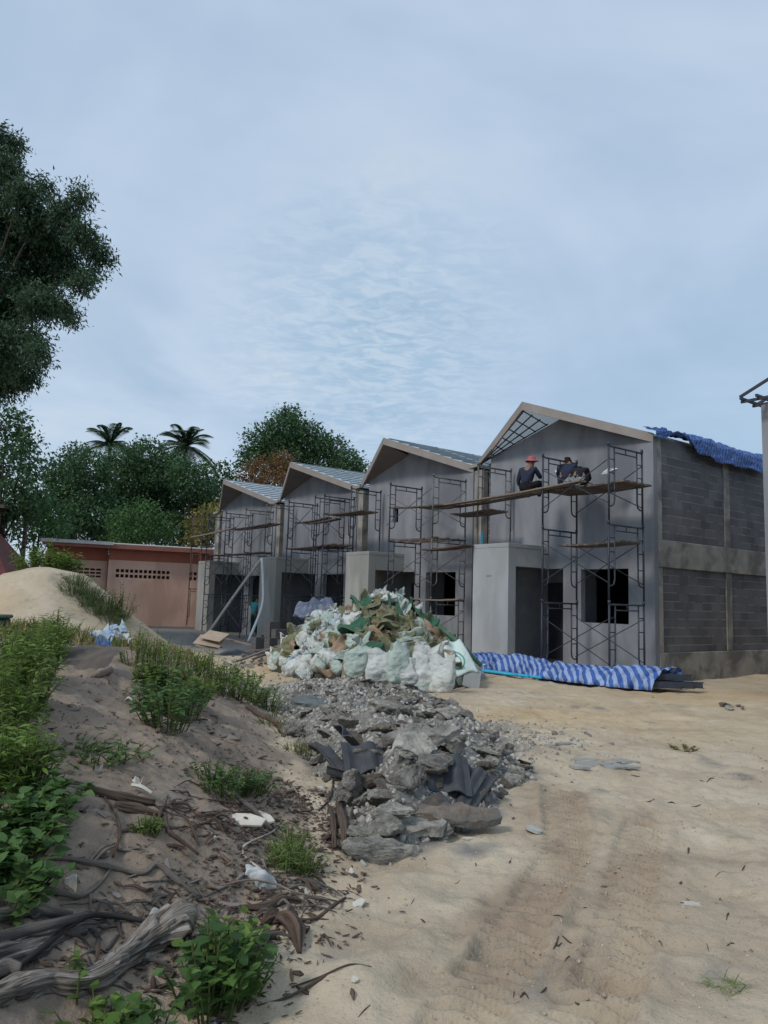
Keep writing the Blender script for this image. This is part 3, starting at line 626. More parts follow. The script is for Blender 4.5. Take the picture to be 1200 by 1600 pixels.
# ================================================================== OLD RED-ROOF HOUSE AT THE LEFT EDGE
def redhouse():
    h = empty('old_house', (-17.2, 24, 0), 0.25, 'old low house with dark red roof at the left edge behind the sand mound', 'house')
    mr = mat('dark_red_roof_sheet', (.20, .055, .045), (.14, .045, .04), 2.5, .7, .5, 12, c3=(.11, .05, .045), s3=1.2)
    mw = mat('old_brown_wall', (.12, .08, .07), (.08, .06, .055), 3, .9, .2)
    MB().box(-4, 4.2, 0, 5, -.3, 2.0).build('wall', mw, h)
    v = [(-4.5, -.6, 1.75), (5.0, -.6, 1.75), (3.3, 2.5, 4.1), (-4.5, 2.5, 4.1), (5.0, 5.6, 1.75), (-4.5, 5.6, 1.75)]
    mb = MB(); mb.add(v, [(0, 1, 2, 3), (1, 4, 2), (3, 2, 4, 5)]); ro = mb.build('roof', mr, h); sm = ro.modifiers.new('solid', 'SOLIDIFY'); sm.thickness = .08
    MB().box(-4.5, 5.0, -.66, -.61, 1.55, 1.78).build('eave_board', mat('dark_eave_board', (.03, .025, .022), (.05, .04, .035), 4, .8, 0), h)
    s = empty('garden_shed', (-17.4, 29.2, 0), .1, 'dark open shed roof on posts behind the old red roofed house', 'shed')
    mb = MB(); mb.add([(-4, -.5, 5.6), (2.6, -.5, 4.7), (2.6, 3, 4.7), (-4, 3, 5.6)], [(0, 1, 2, 3)]); ro = mb.build('roof', m_plank, s); sm = ro.modifiers.new('solid', 'SOLIDIFY'); sm.thickness = .14
    for x in (2.3, -1.5):
        for y in (-.2, 2.7): MB().box(x-.07, x+.07, y-.07, y+.07, -.2, 4.65 if x > 0 else 5.1).build('post', m_plank, s)
redhouse()

# ================================================================== VEGETATION
def frames(Yd, Nd):
    Yd = Yd/np.linalg.norm(Yd, axis=1, keepdims=True)
    Xd = np.cross(Yd, Nd); Xd /= np.maximum(np.linalg.norm(Xd, axis=1, keepdims=True), 1e-6); return Xd, Yd, np.cross(Xd, Yd)
def instance(tv, tf, C, Yd, Nd, sc, wd=None):
    tv = np.asarray(tv, float); n, k = len(C), len(tv); Xd, Yd, Zd = frames(Yd, Nd)
    sc = np.broadcast_to(sc, (n,))[:, None, None]; wd = np.ones(n) if wd is None else wd; wd = wd[:, None, None]
    V = C[:, None, :]+sc*(tv[None, :, 0:1]*Xd[:, None, :]*wd+tv[None, :, 1:2]*Yd[:, None, :]+tv[None, :, 2:3]*Zd[:, None, :])
    fs = [(np.asarray([f])[None]+(np.arange(n)*k)[:, None, None]).reshape(-1, len(f)) for f in tf]
    return V.reshape(-1, 3), fs
def merge(parts):
    V = []; Fs = []; n = 0
    for v, fs in parts:
        V.append(v); Fs += [f+n for f in fs]; n += len(v)
    return np.concatenate(V), Fs
LEAF = {'oval': ([(0, 0, 0), (.26, .4, .03), (.0, 1, -.06), (-.26, .4, .03)], [(0, 1, 2, 3)]),
        'long': ([(0, 0, 0), (.15, .4, .03), (0, 1, -.12), (-.15, .4, .03)], [(0, 1, 2, 3)]),
        'blade': ([(-.03, 0, 0), (.03, 0, 0), (.02, .55, .05), (0, 1, -.08), (-.02, .55, .05)], [(0, 1, 2, 4), (4, 2, 3)]),
        'broad': ([(0, 0, 0), (.34, .12, .06), (.44, .42, .07), (.20, .78, .02), (0, 1.05, -.12), (-.20, .78, .02), (-.44, .42, .07), (-.34, .12, .06), (0, .5, -.02)],
                  [(0, 1, 2, 8), (8, 2, 3, 4), (8, 4, 5, 6), (0, 8, 6, 7)])}
def rdir(n, up=0.): 
    v = rng.normal(size=(n, 3)); v /= np.linalg.norm(v, axis=1, keepdims=True); v[:, 2] += up; return v/np.linalg.norm(v, axis=1, keepdims=True)
DENS = 2.6
def crown_leaves(clumps, dens, leaf, size, droop=.2, tw=7, fill=.45, flat=.8):
    """clumps: (centre, radius). Leaves gather round twig tips spread through each clump."""
    parts = []
    for c, R in clumps:
        nt_ = max(6, int(dens*DENS*R*R)); u = rdir(nt_); rr = R*(fill+(1-fill)*rng.random(nt_)**.6)
        wob = 1+.28*vn(u[:, 0]*2.1+c[0], u[:, 1]*2.1+c[1], u[:, 2]*2.1+c[2], seed=9)
        T = np.array(c)[None]+u*(rr*wob)[:, None]*np.array([1, 1, flat])
        n = nt_*tw; ti = np.repeat(np.arange(nt_), tw); off = rng.normal(size=(n, 3))*size*.95; P = T[ti]+off; P[:, 2] -= droop*size*rng.random(n)*2
        Yd = rdir(n)+u[ti]*.6; Yd[:, 2] -= droop; Nd = rdir(n, 1.0)
        parts.append(instance(*LEAF[leaf], P, Yd, Nd, size*rng.uniform(.6, 1.25, n)))
    return merge(parts)
def tree(name, label, base, clumps, lm, leaf='oval', size=.2, dens=34, trunk_r=.2, droop=.2, tw=7, limbs=True, group='trees beyond the site', cat='tree', flat=.8, fill=.45):
    base = Vector(base); t = empty(name, base, 0, label, cat, group); cl = [(np.array(c)-np.array(base), r) for c, r in clumps]
    V, Fs = crown_leaves(cl, dens, leaf, size, droop, tw, fill, flat)
    link('crown', np_mesh('crown', V, Fs), lm, t)
    mb = MB(); top = Vector(np.mean([c for c, r in cl], axis=0)); z0 = top.z*.35
    fork = Vector((top.x*.25, top.y*.25, z0))
    mb.tube([(0, 0, -.3), (.03, 0, z0*.4), tuple(fork), tuple(fork.lerp(top, .55))], [trunk_r*1.25, trunk_r, trunk_r*.8, trunk_r*.4], 10)
    for c, r in cl[:(26 if name != 'broad_tree' else 5)]:
        c = Vector(c); a = fork.lerp(top, random.uniform(0, .5)); m1 = a.lerp(c, .5)+Vector((random.uniform(-.2, .2), random.uniform(-.2, .2), .12))*r
        mb.tube([a, m1, c, c+(c-a).normalized()*r*.4], [trunk_r*.26, trunk_r*.15, trunk_r*.07, trunk_r*.02], 6)
    mb.build('trunk', m_trunk, t, True); return t
def gz(p): return (p[0], p[1], -.1)
L_dark = leafmat('dark_green_leaf', (0.034, 0.076, 0.034), (0.085, 0.162, 0.067))
L_near = leafmat('blue_green_leaf', (0.037, 0.076, 0.044), (0.085, 0.145, 0.076), .3)
L_mid = leafmat('mid_green_leaf', (0.043, 0.105, 0.037), (0.111, 0.212, 0.068))
L_bright = leafmat('bright_green_leaf', (.10, .19, .03), (.20, .30, .06), .45)
L_brown = leafmat('reddish_brown_leaf', (0.119, 0.081, 0.035), (0.238, 0.133, 0.056), .3)
L_olive = leafmat('olive_yellow_leaf', (0.127, 0.127, 0.034), (0.253, 0.218, 0.069), .35)
L_weed = leafmat('fresh_weed_leaf', (0.089, 0.168, 0.032), (0.200, 0.294, 0.063), .45, .45)
L_weedd = leafmat('deep_weed_leaf', (0.052, 0.115, 0.032), (0.115, 0.207, 0.057), .4, .35)
L_palm = leafmat('palm_leaf', (0.040, 0.090, 0.045), (0.090, 0.162, 0.072), .25)
def clumps_px(L, Y, jit=1.5):
    o = []
    for (x, y, r) in L:
        yy = Y+random.uniform(-jit, jit); p = atY(x, y, yy); o.append((tuple(p), r*yy/F))
    return o
# the big tree overhanging the left edge
cl = clumps_px([(-30, 250, 45), (8, 262, 30), (35, 300, 26), (-20, 330, 50), (60, 340, 32), (100, 330, 26), (30, 380, 45), (90, 380, 34), (130, 362, 22), (150, 392, 18), (-40, 420, 60), (60, 425, 40), (108, 415, 22), (128, 438, 18),
   (10, 470, 48), (60, 470, 32), (95, 478, 20), (112, 492, 12), (-20, 540, 55), (35, 530, 36), (60, 545, 16), (40, 580, 22), (8, 590, 28), (-40, 600, 40), (148, 425, 12), (125, 305, 16), (68, 288, 14), (168, 400, 9), (20, 222, 18), (-10, 205, 18)], 20, 1.8)
cl += [(tuple(atY(x, y, 21)), r) for x, y, r in ((-150, 350, 2.6), (-150, 520, 2.4), (-260, 420, 2.6), (-120, 240, 2.0))]
b = atY(-230, 900, 21); tree('broad_tree', 'big dark drooping tree whose crown overhangs the upper left corner', (b.x, b.y, -.1), cl, L_near, 'long', .15, 430, .30, .55, 8, fill=.05)
cl = clumps_px([(10, 660, 36), (38, 690, 26), (15, 720, 45), (48, 735, 20), (5, 780, 50), (42, 785, 30), (-40, 740, 50)], 31, 2)
b = atY(-10, 900, 31); tree('leafy_tree', 'dark tree low at the left edge, right under the overhanging crown', (b.x, b.y, -.1), cl, L_dark, 'oval', .19, 62, .25, .3, 7)
cl = clumps_px([(55, 770, 30), (40, 800, 30), (75, 795, 26), (60, 825, 30), (85, 830, 22), (25, 830, 26)], 34, 1.5)
b = atY(55, 900, 34); tree('leafy_tree', 'lighter green small tree between the left edge trees and the green mass', (b.x, b.y, -.1), cl, L_mid, 'oval', .22, 36, .18)
for lab, L, Yd in (
   ('dense dark green tree left of centre in the thicket behind the peach wall', [(100, 745, 35), (135, 735, 40), (120, 775, 45), (90, 800, 42), (150, 800, 50), (120, 835, 40), (118, 710, 20)], 47),
   ('tallest dense green tree in the thicket, between the two palms', [(190, 730, 40), (230, 715, 36), (215, 755, 50), (250, 745, 40), (270, 730, 28), (200, 800, 50), (240, 790, 45), (190, 835, 40)], 50),
   ('dense green tree at the thicket end beside the farthest house', [(295, 745, 34), (310, 765, 36), (290, 790, 42), (325, 800, 30), (270, 830, 35), (310, 835, 30)], 48)):
    b = atY(L[-1][0], 900, Yd); tree('leafy_tree', lab, (b.x, b.y, -.1), clumps_px(L, Yd, 2.2), L_dark, 'oval', .23, 58, .3)
L = [(195, 815, 28), (225, 808, 32), (245, 830, 26), (210, 838, 30), (185, 845, 20)]
b = atY(215, 900, 43.5); tree('leafy_tree', 'brighter green bushy tree low in front of the thicket above the peach roof', (b.x, b.y, -.1), clumps_px(L, 43.5, 1), L_mid, 'oval', .19, 62, .18)
L = [(450, 672, 34), (415, 690, 30), (480, 690, 36), (440, 705, 40), (515, 700, 26), (545, 722, 22), (395, 715, 24), (500, 730, 36), (560, 735, 16), (450, 650, 18), (530, 745, 30)]
b = atY(460, 900, 62); tree('broad_tree', 'large dark round crowned tree rising behind the two farther roofs', (b.x, b.y, -.1), clumps_px(L, 62, 2.5), L_dark, 'oval', .30, 40, .5)
L = [(410, 735, 26), (440, 722, 20), (385, 752, 18), (425, 755, 26), (450, 745, 22)]
b = atY(415, 900, 52); tree('flowering_tree', 'reddish brown leaved tree directly behind the third roof', (b.x, b.y, -.1), clumps_px(L, 52, 1.5), L_brown, 'oval', .21, 55, .25)
L = [(352, 735, 16), (340, 755, 15), (362, 755, 14), (350, 775, 16), (335, 728, 9)]
b = atY(350, 900, 55); tree('leafy_tree', 'small open crowned tree between the thicket and the reddish tree', (b.x, b.y, -.1), clumps_px(L, 55, 1), L_dark, 'oval', .36, 20, .15)
L = [(330, 805, 24), (345, 795, 14), (305, 820, 16), (322, 832, 20), (300, 842, 14), (342, 828, 14)]
b = atY(322, 900, 43); tree('leafy_tree', 'yellowish brown tree against the left side of the farthest house', (b.x, b.y, -.1), clumps_px(L, 43, 1), L_olive, 'oval', .22, 40, .16)
def palm(px, py, Yd, label, R):
    top = atY(px, py, Yd); t = empty('coconut_palm', (top.x, top.y, -.1), 0, label, 'palm tree', 'coconut palms above the thicket'); h = top.z+.1
    MB().tube([(0, .3, -.2), (.1, .1, h*.4), (0, 0, h)], [.22, .16, .13], 10).build('trunk', m_trunk, t, True)
    parts = []; nF = 34
    for i in range(nF):
        az = 2*PI*i/nF*2.4+random.uniform(-.2, .2); el = random.uniform(-.25, 1.45); ln = R*random.uniform(.85, 1.15); n = 26
        tt = np.linspace(0, 1, n); r_ = ln*(np.cos(el)*tt*.95+.05*tt); zz = ln*(np.sin(el)*tt-.5*tt**2.4*(1.1-.3*np.sin(el)))
        P = np.stack([np.cos(az)*r_, np.sin(az)*r_, zz+h], -1); T = np.gradient(P, axis=0)
        side = np.array([-math.sin(az), math.cos(az), 0])
        for sg in (-1, 1):
            parts.append(instance(LEAF['blade'][0], LEAF['blade'][1], P, T*6+side*sg*(ln/n*14)*.9+np.array([0, 0, -.15*ln/n*9]), np.tile([[0, 0, 1.]], (n, 1))+.01, ln*.27*np.sin(PI*(.1+.85*tt))**.6, np.full(n, 3.4)))
    V, Fs = merge(parts); link('crown', np_mesh('crown', V, Fs), L_palm, t)
palm(172, 696, 56, 'left coconut palm rising above the thicket', 2.7)
palm(290, 698, 56, 'right coconut palm rising above the thicket', 2.7)

# ---- weeds and bushes
m_stem = mat('green_stem', (.08, .12, .035), (.10, .09, .04), 10, .8, 0)
def plant(name, label, base, h, r, ns, lm, leaf, size, lp=9, lean=.5, group='weeds on the dirt bank', cat='weed', wd=None, droop=.1, up=.6, stem=True):
    base = Vector(base); t = empty(name, base, random.uniform(0, 6), label, cat, group); mb = MB(); C = []; Yd = []; Nd = []
    for i in range(ns):
        az = random.uniform(0, 2*PI); sr_ = r*random.random()**.6; hh = h*random.uniform(.55, 1.1)*(1-.35*sr_/r)
        b0 = Vector((math.cos(az)*sr_*.55, math.sin(az)*sr_*.55, -.03)); e = Vector((math.cos(az)*sr_*1.1+random.gauss(0, .1)*r, math.sin(az)*sr_*1.1+random.gauss(0, .1)*r, hh))
        m1 = b0.lerp(e, .5)+Vector((0, 0, .15*hh)); P = [b0, m1, e]
        mb.tube(P, [.004+.004*h, .004, .0015], 4, False)
        for j in range(lp):
            u = .15+.85*(j+random.random())/lp; p = b0.lerp(m1, u*2) if u < .5 else m1.lerp(e, u*2-1)
            a2 = random.uniform(0, 2*PI); C.append(p); Yd.append((math.cos(a2), math.sin(a2), random.uniform(-.3, .7)-droop)); Nd.append((random.gauss(0, .3), random.gauss(0, .3), 1))
    n = len(C); V, Fs = instance(*LEAF[leaf], np.array(C), np.array(Yd), np.array(Nd), size*rng.uniform(.55, 1.2, n))
    link('foliage', np_mesh('foliage', V, Fs), lm, t)
    if stem: mb.build('stems', m_stem, t)
    return t
def weedpx(px, py, label, h, r, ns, lm, leaf, size, **k):
    p = hit(px, py); return plant('weed', label, p, h, r, ns, lm, leaf, size, **k)
FT = 'fine leaved bright weed in the tall clump at the left edge'
for px, py in ((0, 1100), (25, 1120), (42, 1100), (5, 1060), (35, 1060), (60, 1055), (75, 1035), (85, 1018), (8, 1165), (0, 1140)):
    weedpx(px, py, FT, .50, .26, 40, L_weed, 'long', .075, lp=14, group='tall fine weeds at the left edge')
for px, py in ((0, 1240), (20, 1235), (38, 1225), (5, 1200)):
    weedpx(px, py, 'pale green weed in front of the tall fine clump at the left edge', .34, .18, 26, L_weed, 'long', .07, lp=12, group='mid height weeds at the left edge')
for px, py in ((0, 1300), (30, 1290), (60, 1275), (10, 1340), (45, 1320), (-10, 1385), (15, 1395), (75, 1255), (-5, 1430)):
    weedpx(px, py, 'low broad leaved creeper covering the bank at the left edge', .15, .20, 20, L_weedd, 'broad', .062, lp=6, group='broad leaved creepers at the left edge', droop=-.1)
for px, py, s in ((262, 1140, 1.1), (285, 1120, 1.0), (240, 1110, .9), (305, 1100, .8), (265, 1085, .9), (235, 1075, .7)):
    weedpx(px, py, 'leafy dark weed in the round bush at the middle of the bank crest', .38*s, .27*s, 36, L_weedd if s > .85 else L_weed, 'oval', .075, lp=11, group='weeds forming the round bush on the bank')
for px, py in ((270, 1060), (300, 1062), (240, 1045), (215, 1045), (325, 1070)):
    weedpx(px, py, 'thin upright weed behind the round bush on the bank crest', .55, .3, 26, L_weed, 'long', .07, lp=10, group='thin weeds on the bank crest')
for px, py in ((345, 1085), (370, 1092), (395, 1098), (415, 1105), (360, 1065), (390, 1075)):
    weedpx(px, py, 'bright weed on the crest right of the round bush', .36, .3, 30, L_weed, 'oval', .07, lp=9, group='weeds on the crest right of the bush')
for px, py in ((435, 1120), (450, 1150), (462, 1175), (475, 1185), (425, 1135)):
    weedpx(px, py, 'short grassy weed along the bank edge beside the rubble', .16, .2, 22, L_olive, 'blade', .12, lp=3, group='grassy weeds beside the rubble')
for px, py in ((350, 1245), (375, 1235), (395, 1240), (335, 1228)):
    weedpx(px, py, 'low weed in the patch on the bare slope above the split boards', .17, .2, 26, L_weedd, 'oval', .05, lp=8, group='weed patch on the bare slope')
weedpx(230, 1305, 'small bright green tuft alone on the bare dirt', .10, .085, 40, L_bright, 'oval', .028, lp=6)
for px, py in ((445, 1362), (470, 1365), (455, 1340)):
    weedpx(px, py, 'grassy light green weed behind the white plastic bag', .17, .14, 30, L_weed, 'blade', .11, lp=5, group='grassy weeds behind the plastic bag')
for px, py in ((150, 1190), (190, 1180), (120, 1165)):
    weedpx(px, py, 'flattened sparse weed on the bare slope', .07, .3, 24, L_weedd, 'oval', .05, lp=5, group='sparse weeds on the bare slope')
plant('weed', 'large jagged broad leaved plant at the end of the split log', hit(330, 1580), .34, .20, 34, L_weedd, 'broad', .062, lp=8, droop=-.1)
plant('weed', 'upper bunch of broad leaves above the log end', hit(345, 1520), .26, .17, 26, L_weed, 'broad', .055, lp=7, droop=-.1)
plant('weed', 'ferny bunch of weed right of the broad leaved plant', hit(375, 1545), .20, .14, 40, L_weedd, 'long', .05, lp=10)
plant('weed', 'broad leaved plant in front of the log at the lower left', hit(150, 1640), .17, .16, 22, L_weed, 'broad', .055, lp=5, droop=-.1)
plant('weed', 'second broad leaved plant left of the log end, at the picture bottom', hit(225, 1640), .16, .12, 18, L_weedd, 'broad', .055, lp=5, droop=-.1)
plant('weed', 'slim seedling standing in front of the grey log', hit(120, 1560), .2, .05, 5, L_weed, 'broad', .045, lp=6)
weedpx(530, 1058, 'dark green weed clump at the left foot of the sack heap', .42, .30, 40, L_weedd, 'oval', .075, lp=10)
weedpx(515, 1058, 'smaller leafy weed beside the clump at the sack heap foot', .25, .25, 26, L_bright, 'oval', .07, lp=8)
weedpx(1075, 1172, 'flat green sprig lying on the open sand', .07, .22, 16, L_olive, 'oval', .05, lp=9, lean=1)
for px in (1120, 1150): weedpx(px, 1550, 'thin grass tuft on the sand near the lower right corner', .05, .085, 26, L_weed, 'blade', .07, lp=2, stem=False, group='grass tufts near the lower right corner')
p = atY(70, 892, 17.6); p.z = float(HT(np.array([p.x]), np.array([p.y]))[0])
for dx, s in ((-.42, 1.2), (.05, 1.45), (.42, 1.1)):
    plant('bush', 'yellow green leafy bush growing on top of the sand mound', (p.x+dx, p.y+.2, p.z-.1), .62*s, .44, 60, L_bright, 'oval', .11, lp=12, group='bushes on top of the sand mound', cat='bush')
for i, (px, py) in enumerate(((115, 930), (135, 945), (155, 960), (175, 975), (145, 935), (170, 950), (185, 965), (120, 915))):
    p = hit(px, py); plant('grass_clump', 'overhanging dark grass clump on the right flank of the sand mound', p, .38, .38, 60, L_weedd, 'blade', .22, lp=3, group='grass clumps on the sand mound', cat='grass', droop=.4)
weedpx(190, 965, 'thin shrub with reddish tips in front of the peach wall corner', .8, .3, 18, L_olive, 'oval', .07, lp=12)
# sparse dry grass and seedlings, uncountable
C = []; 
for k in range(2600):
    x = random.uniform(-7, -.9); y = random.uniform(8.5, 16.5)
    dd = float(toe(y)-x)
    if dd < .9 or math.hypot(x+8.1, y-17.2) < 3.0: continue
    if vn(np.array([x*.9]), np.array([y*.9]), seed=91)[0] < -.05: continue
    C.append((x, y))
C = np.array(C); Zg = HT(C[:, 0], C[:, 1]); C = np.column_stack([C, Zg]); n = len(C)
C = np.repeat(C, 5, 0)+rng.normal(size=(n*5, 3))*np.array([.06, .06, 0]); Yd = rdir(n*5)*.7; Yd[:, 2] = 1
V, Fs = instance(*LEAF['blade'], C, Yd, rdir(n*5), rng.uniform(.08, .28, n*5), np.full(n*5, 1.4))
tag(link('grass', np_mesh('grass', V, Fs), L_olive), 'thin mixed grass over the top of the dirt bank', 'grass', kind='stuff')

# ================================================================== STONES
def hull_variant(k, flat=1., subdiv=0, npts=13):
    bm = bmesh.new(); R = random.Random(k)
    for i in range(npts):
        v = Vector((R.gauss(0, 1), R.gauss(0, 1), R.gauss(0, 1))).normalized()*R.uniform(.75, 1); v.z *= flat; bm.verts.new(v*.5)
    bmesh.ops.convex_hull(bm, input=bm.verts)
    bmesh.ops.delete(bm, geom=[v for v in bm.verts if not v.link_faces], context='VERTS')
    if subdiv:
        bmesh.ops.bevel(bm, geom=list(bm.edges), offset=.02, segments=1, affect='EDGES')
        bmesh.ops.triangulate(bm, faces=bm.faces)
        for _ in range(subdiv): bmesh.ops.subdivide_edges(bm, edges=bm.edges, cuts=1, use_grid_fill=True); bmesh.ops.triangulate(bm, faces=bm.faces)
        P = np.array([v.co for v in bm.verts]); dn = .7*fbm(P[:, 0]*7, P[:, 1]*7, P[:, 2]*7+k*7, 4, seed=k+3)+.4*(1-2*np.abs(vn(P[:, 0]*8, P[:, 1]*8, P[:, 2]*8+k, seed=k+30)))
        bm.normal_update(); nn = [v.normal.copy() for v in bm.verts]
        for v, q, d_ in zip(bm.verts, nn, dn): v.co += q*float(d_)*.075
    bm.normal_update(); return bm
def bm_mesh(bm, name, m):
    me = bpy.data.meshes.new(name); bm.to_mesh(me); bm.free(); me.materials.append(m); return me
CH = [bm_mesh(hull_variant(k, f, 2), 'concrete_chunk', m_rock if k % 4 else m_rock_brown) for k, f in enumerate((.9, .7, .6, .8, .5, .45, .75, .6, .4, .85))]
CHB = {}
GV = []
for k in range(6):
    bm = hull_variant(100+k, .75, 0, 9); bm.verts.ensure_lookup_table(); GV.append((np.array([v.co for v in bm.verts]), [tuple(v.index for v in f.verts) for f in bm.faces])); bm.free()
def stones(name, label, P, size, m, kind='stuff', cat='gravel'):
    parts = []; P = np.asarray(P); ids = rng.integers(0, 6, len(P)); size = np.broadcast_to(size, (len(P),))
    for k in range(6):
        s = ids == k
        if s.any(): parts.append(instance(GV[k][0], GV[k][1], P[s], rdir(s.sum())+1e-3, rdir(s.sum()), size[s]))
    V, Fs = merge(parts); by = {}
    for f in Fs: by.setdefault(f.shape[1], []).append(f)
    return tag(link(name, np_mesh(name, V, [np.concatenate(v) for v in by.values()]), m), label, cat, kind=kind)
def scatter(n, xr, yr, dens):
    x = rng.uniform(*xr, n); y = rng.uniform(*yr, n); k = rng.random(n) < dens(x, y); return x[k], y[k]
def greyd(x, y):
    g = np.clip(sstep(-.12, .2, rdist(x, y)), 0, 1); a, b = gp(760, 1150); g = np.maximum(g, .55*np.exp(-(((x-a)/.8)**2+((y-b)/1.2)**2)))
    a, b = gp(500, 1090); return np.maximum(g, .8*np.exp(-(((x-a)/1.1)**2+((y-b)/1.9)**2)))
x, y = scatter(60000, (-3, 3), (4.3, 17.5), greyd); z = HT(x, y, True)
stones('gravel', 'crushed grey concrete gravel between the broken slabs', np.column_stack([x, y, z]), np.clip(rng.lognormal(-3.3, .6, len(x)), .012, .14), m_gravel)
a, b = gp(590, 1108); x, y = scatter(9000, (a-1, a+1), (b-1.6, b+1.6), lambda x, y: np.exp(-(((x-a-.1)/.45)**2+((y-b-.5)/.8)**2)*1.2)); z = HT(x, y, True)
stones('dirt_clods', 'brown lumpy dirt clods heaped at the top of the rubble', np.column_stack([x, y, z]), np.clip(rng.lognormal(-3.1, .4, len(x)), .02, .12), mat('brown_clod', (.125, .10, .088), (.08, .066, .06), 20, .95, .3, island=.3))
x, y = scatter(5200, (-2, 5), (2.6, 15), lambda x, y: np.clip(.5+.8*fbm(x*1.1, y*1.1, seed=95), 0.04, 1)*(toe(y) < x+.15)); z = HT(x, y, True)
stones('pebbles', 'small pale pebbles and crumbs strewn over the sand', np.column_stack([x, y, z]), np.clip(rng.lognormal(-4.75, .5, len(x)), .004, .035), mat('sand_pebble', (.50, .43, .35), (.28, .235, .19), 30, .9, 0, island=.4))
x, y = scatter(26000, (-1, 4.5), (2.4, 10), lambda x, y: (toe(y) < x-.05)*np.clip(.35+.9*fbm(x*1.7, y*1.7, seed=96), .05, 1)); z = HT(x, y, True)
stones('sand_clods', 'small crumbly clods of sand over the open ground', np.column_stack([x, y, z-.002]), np.clip(rng.lognormal(-4.6, .5, len(x)), .005, .032), mat('sand_clod', (.50, .395, .285), (.38, .29, .205), 30, .95, .2, island=.18), cat='sand')
x, y = scatter(3000, (-6, 1), (2.2, 14), lambda x, y: (toe(y) > x-.1)*.8); z = HT(x, y, True)
stones('dirt_crumbs', 'soil crumbs over the bare dirt bank', np.column_stack([x, y, z]), np.clip(rng.lognormal(-4.3, .5, len(x)), .006, .04), mat('soil_crumb', (.20, .155, .125), (.11, .085, .07), 30, .95, 0, island=.4))
# concrete chunks, each its own object
def put(me, name, p, sc, rot=None, **k):
    o = bpy.data.objects.new(name, me); COL.objects.link(o); o.location = p; o.scale = sc if isinstance(sc, tuple) else (sc, sc, sc)
    o.rotation_euler = rot or (random.uniform(-.6, .6), random.uniform(-.6, .6), random.uniform(0, 6.3)); return tag(o, **k)
cnt = 0; tries = 0
while cnt < 285 and tries < 20000:
    tries += 1; x = random.uniform(-1.3, 1.9); y = random.uniform(4.6, 12.5); q_ = float(rdist(np.array([x]), np.array([y]))[0])
    if q_ < .02 or random.random() > (1 if y < 9 else .45): continue
    s = min(.36, max(.08, random.lognormvariate(-1.68, .40)))*(1 if y < 9 else .8)*(.6+min(.4, q_*1.2))
    put(random.choice(CH), 'concrete_chunk', (x, y, H1(x, y)+s*.16), (s*1.1, s*random.uniform(.6, 1.1), s*random.uniform(.4, .85)), label='loose lump of broken grey concrete in the rubble spill', cat='rubble', group='lumps of broken concrete in the rubble'); cnt += 1
def chunkpx(px, py, s, v, label, rot=None, dz=.15, sc=(1, 1, 1)):
    if v not in CHB: CHB[v] = bm_mesh(hull_variant(v+60, (.9, .7, .6, .8, .6, .5, .75, .6, .5, .85)[v], 3), 'concrete_chunk', m_rock if v != 2 else m_rock_brown)
    s *= (.8 if v not in (6, 2) else .58); p = hit(px, py); return put(CHB[v], 'concrete_chunk', (p.x, p.y, p.z+s*dz), (s*sc[0], s*sc[1], s*sc[2]), rot, label=label, cat='rubble', group='large pieces of broken concrete')
chunkpx(597, 1310, .40, 0, 'big rounded mossy concrete boulder at the near end of the rubble', (0, 0, .4), .2, (1.1, .9, .75))
chunkpx(560, 1255, .46, 3, 'angular concrete block with a dark hollow under it, left of the roof tile shards', (.3, -.4, 1), .3)
chunkpx(598, 1155, .55, 2, 'round brownish boulder at the middle of the rubble', (0, 0, 1), .2, (1, 1, .7))
chunkpx(590, 1335, .62, 5, 'long rough concrete lump at the nearest tip of the rubble', (0, .15, .35), .15, (1.3, .45, .8))
chunkpx(685, 1225, .44, 7, 'pale flat concrete piece resting on the right roof tile shards', (.3, .1, .4), .45, (1.2, .8, .7))
chunkpx(640, 1225, .42, 4, 'grey concrete lump just left of the pale flat piece', (0, 0, 2), .2)
chunkpx(455, 1150, .5, 8, 'crumbly grey lump at the left side of the rubble', (0, 0, 1), .1)
chunkpx(545, 1140, .55, 6, 'pale jagged piece with black gap below it at the rubble top', (.3, .3, 2), .25, (1.1, .9, .5))
# slabs
def slab(name, label, px, py, L, Wd, T, rz, tilt, m, seed, lift=0, cat='rubble', group='flat slabs in the rubble'):
    R = random.Random(seed); n = 11; P = []
    for i in range(n):
        a = 2*PI*(i+R.uniform(-.35, .35))/n; c, s_ = math.cos(a), math.sin(a); e = (abs(c)**3+abs(s_)**3)**(-1/3); j = R.uniform(.74, 1.08); P.append((c*e*L/2*j, s_*e*Wd/2*j))
    bm = bmesh.new(); vs = [bm.verts.new((a, b, 0)) for a, b in P]; f = bm.faces.new(vs); r = bmesh.ops.extrude_face_region(bm, geom=[f])
    for v in r['geom']:
        if isinstance(v, bmesh.types.BMVert): v.co.z += T; v.co.x *= R.uniform(.96, 1.02)
    bmesh.ops.triangulate(bm, faces=bm.faces)
    for _ in range(3): bmesh.ops.subdivide_edges(bm, edges=[e for e in bm.edges if e.calc_length() > .028], cuts=1); bmesh.ops.triangulate(bm, faces=bm.faces)
    Q_ = np.array([v.co for v in bm.verts]); dn = fbm(Q_[:, 0]*9, Q_[:, 1]*9, Q_[:, 2]*9+seed, 5, seed=seed)
    for v, d_ in zip(bm.verts, dn): v.co.z += d_*T*.34; v.co.x += d_*.02; v.co.y += d_*.02
    bmesh.ops.recalc_face_normals(bm, faces=bm.faces)
    me = bm_mesh(bm, name, m); p = hit(px, py); return put(me, name, (p.x, p.y, p.z+lift), 1., (tilt[0], tilt[1], rz), label=label, cat=cat, group=group)
slab('concrete_slab', 'long flat slab with pale broken edge across the middle of the rubble', 655, 1172, .75, .22, .08, .28, (.15, -.06), m_rock, 3, .06)
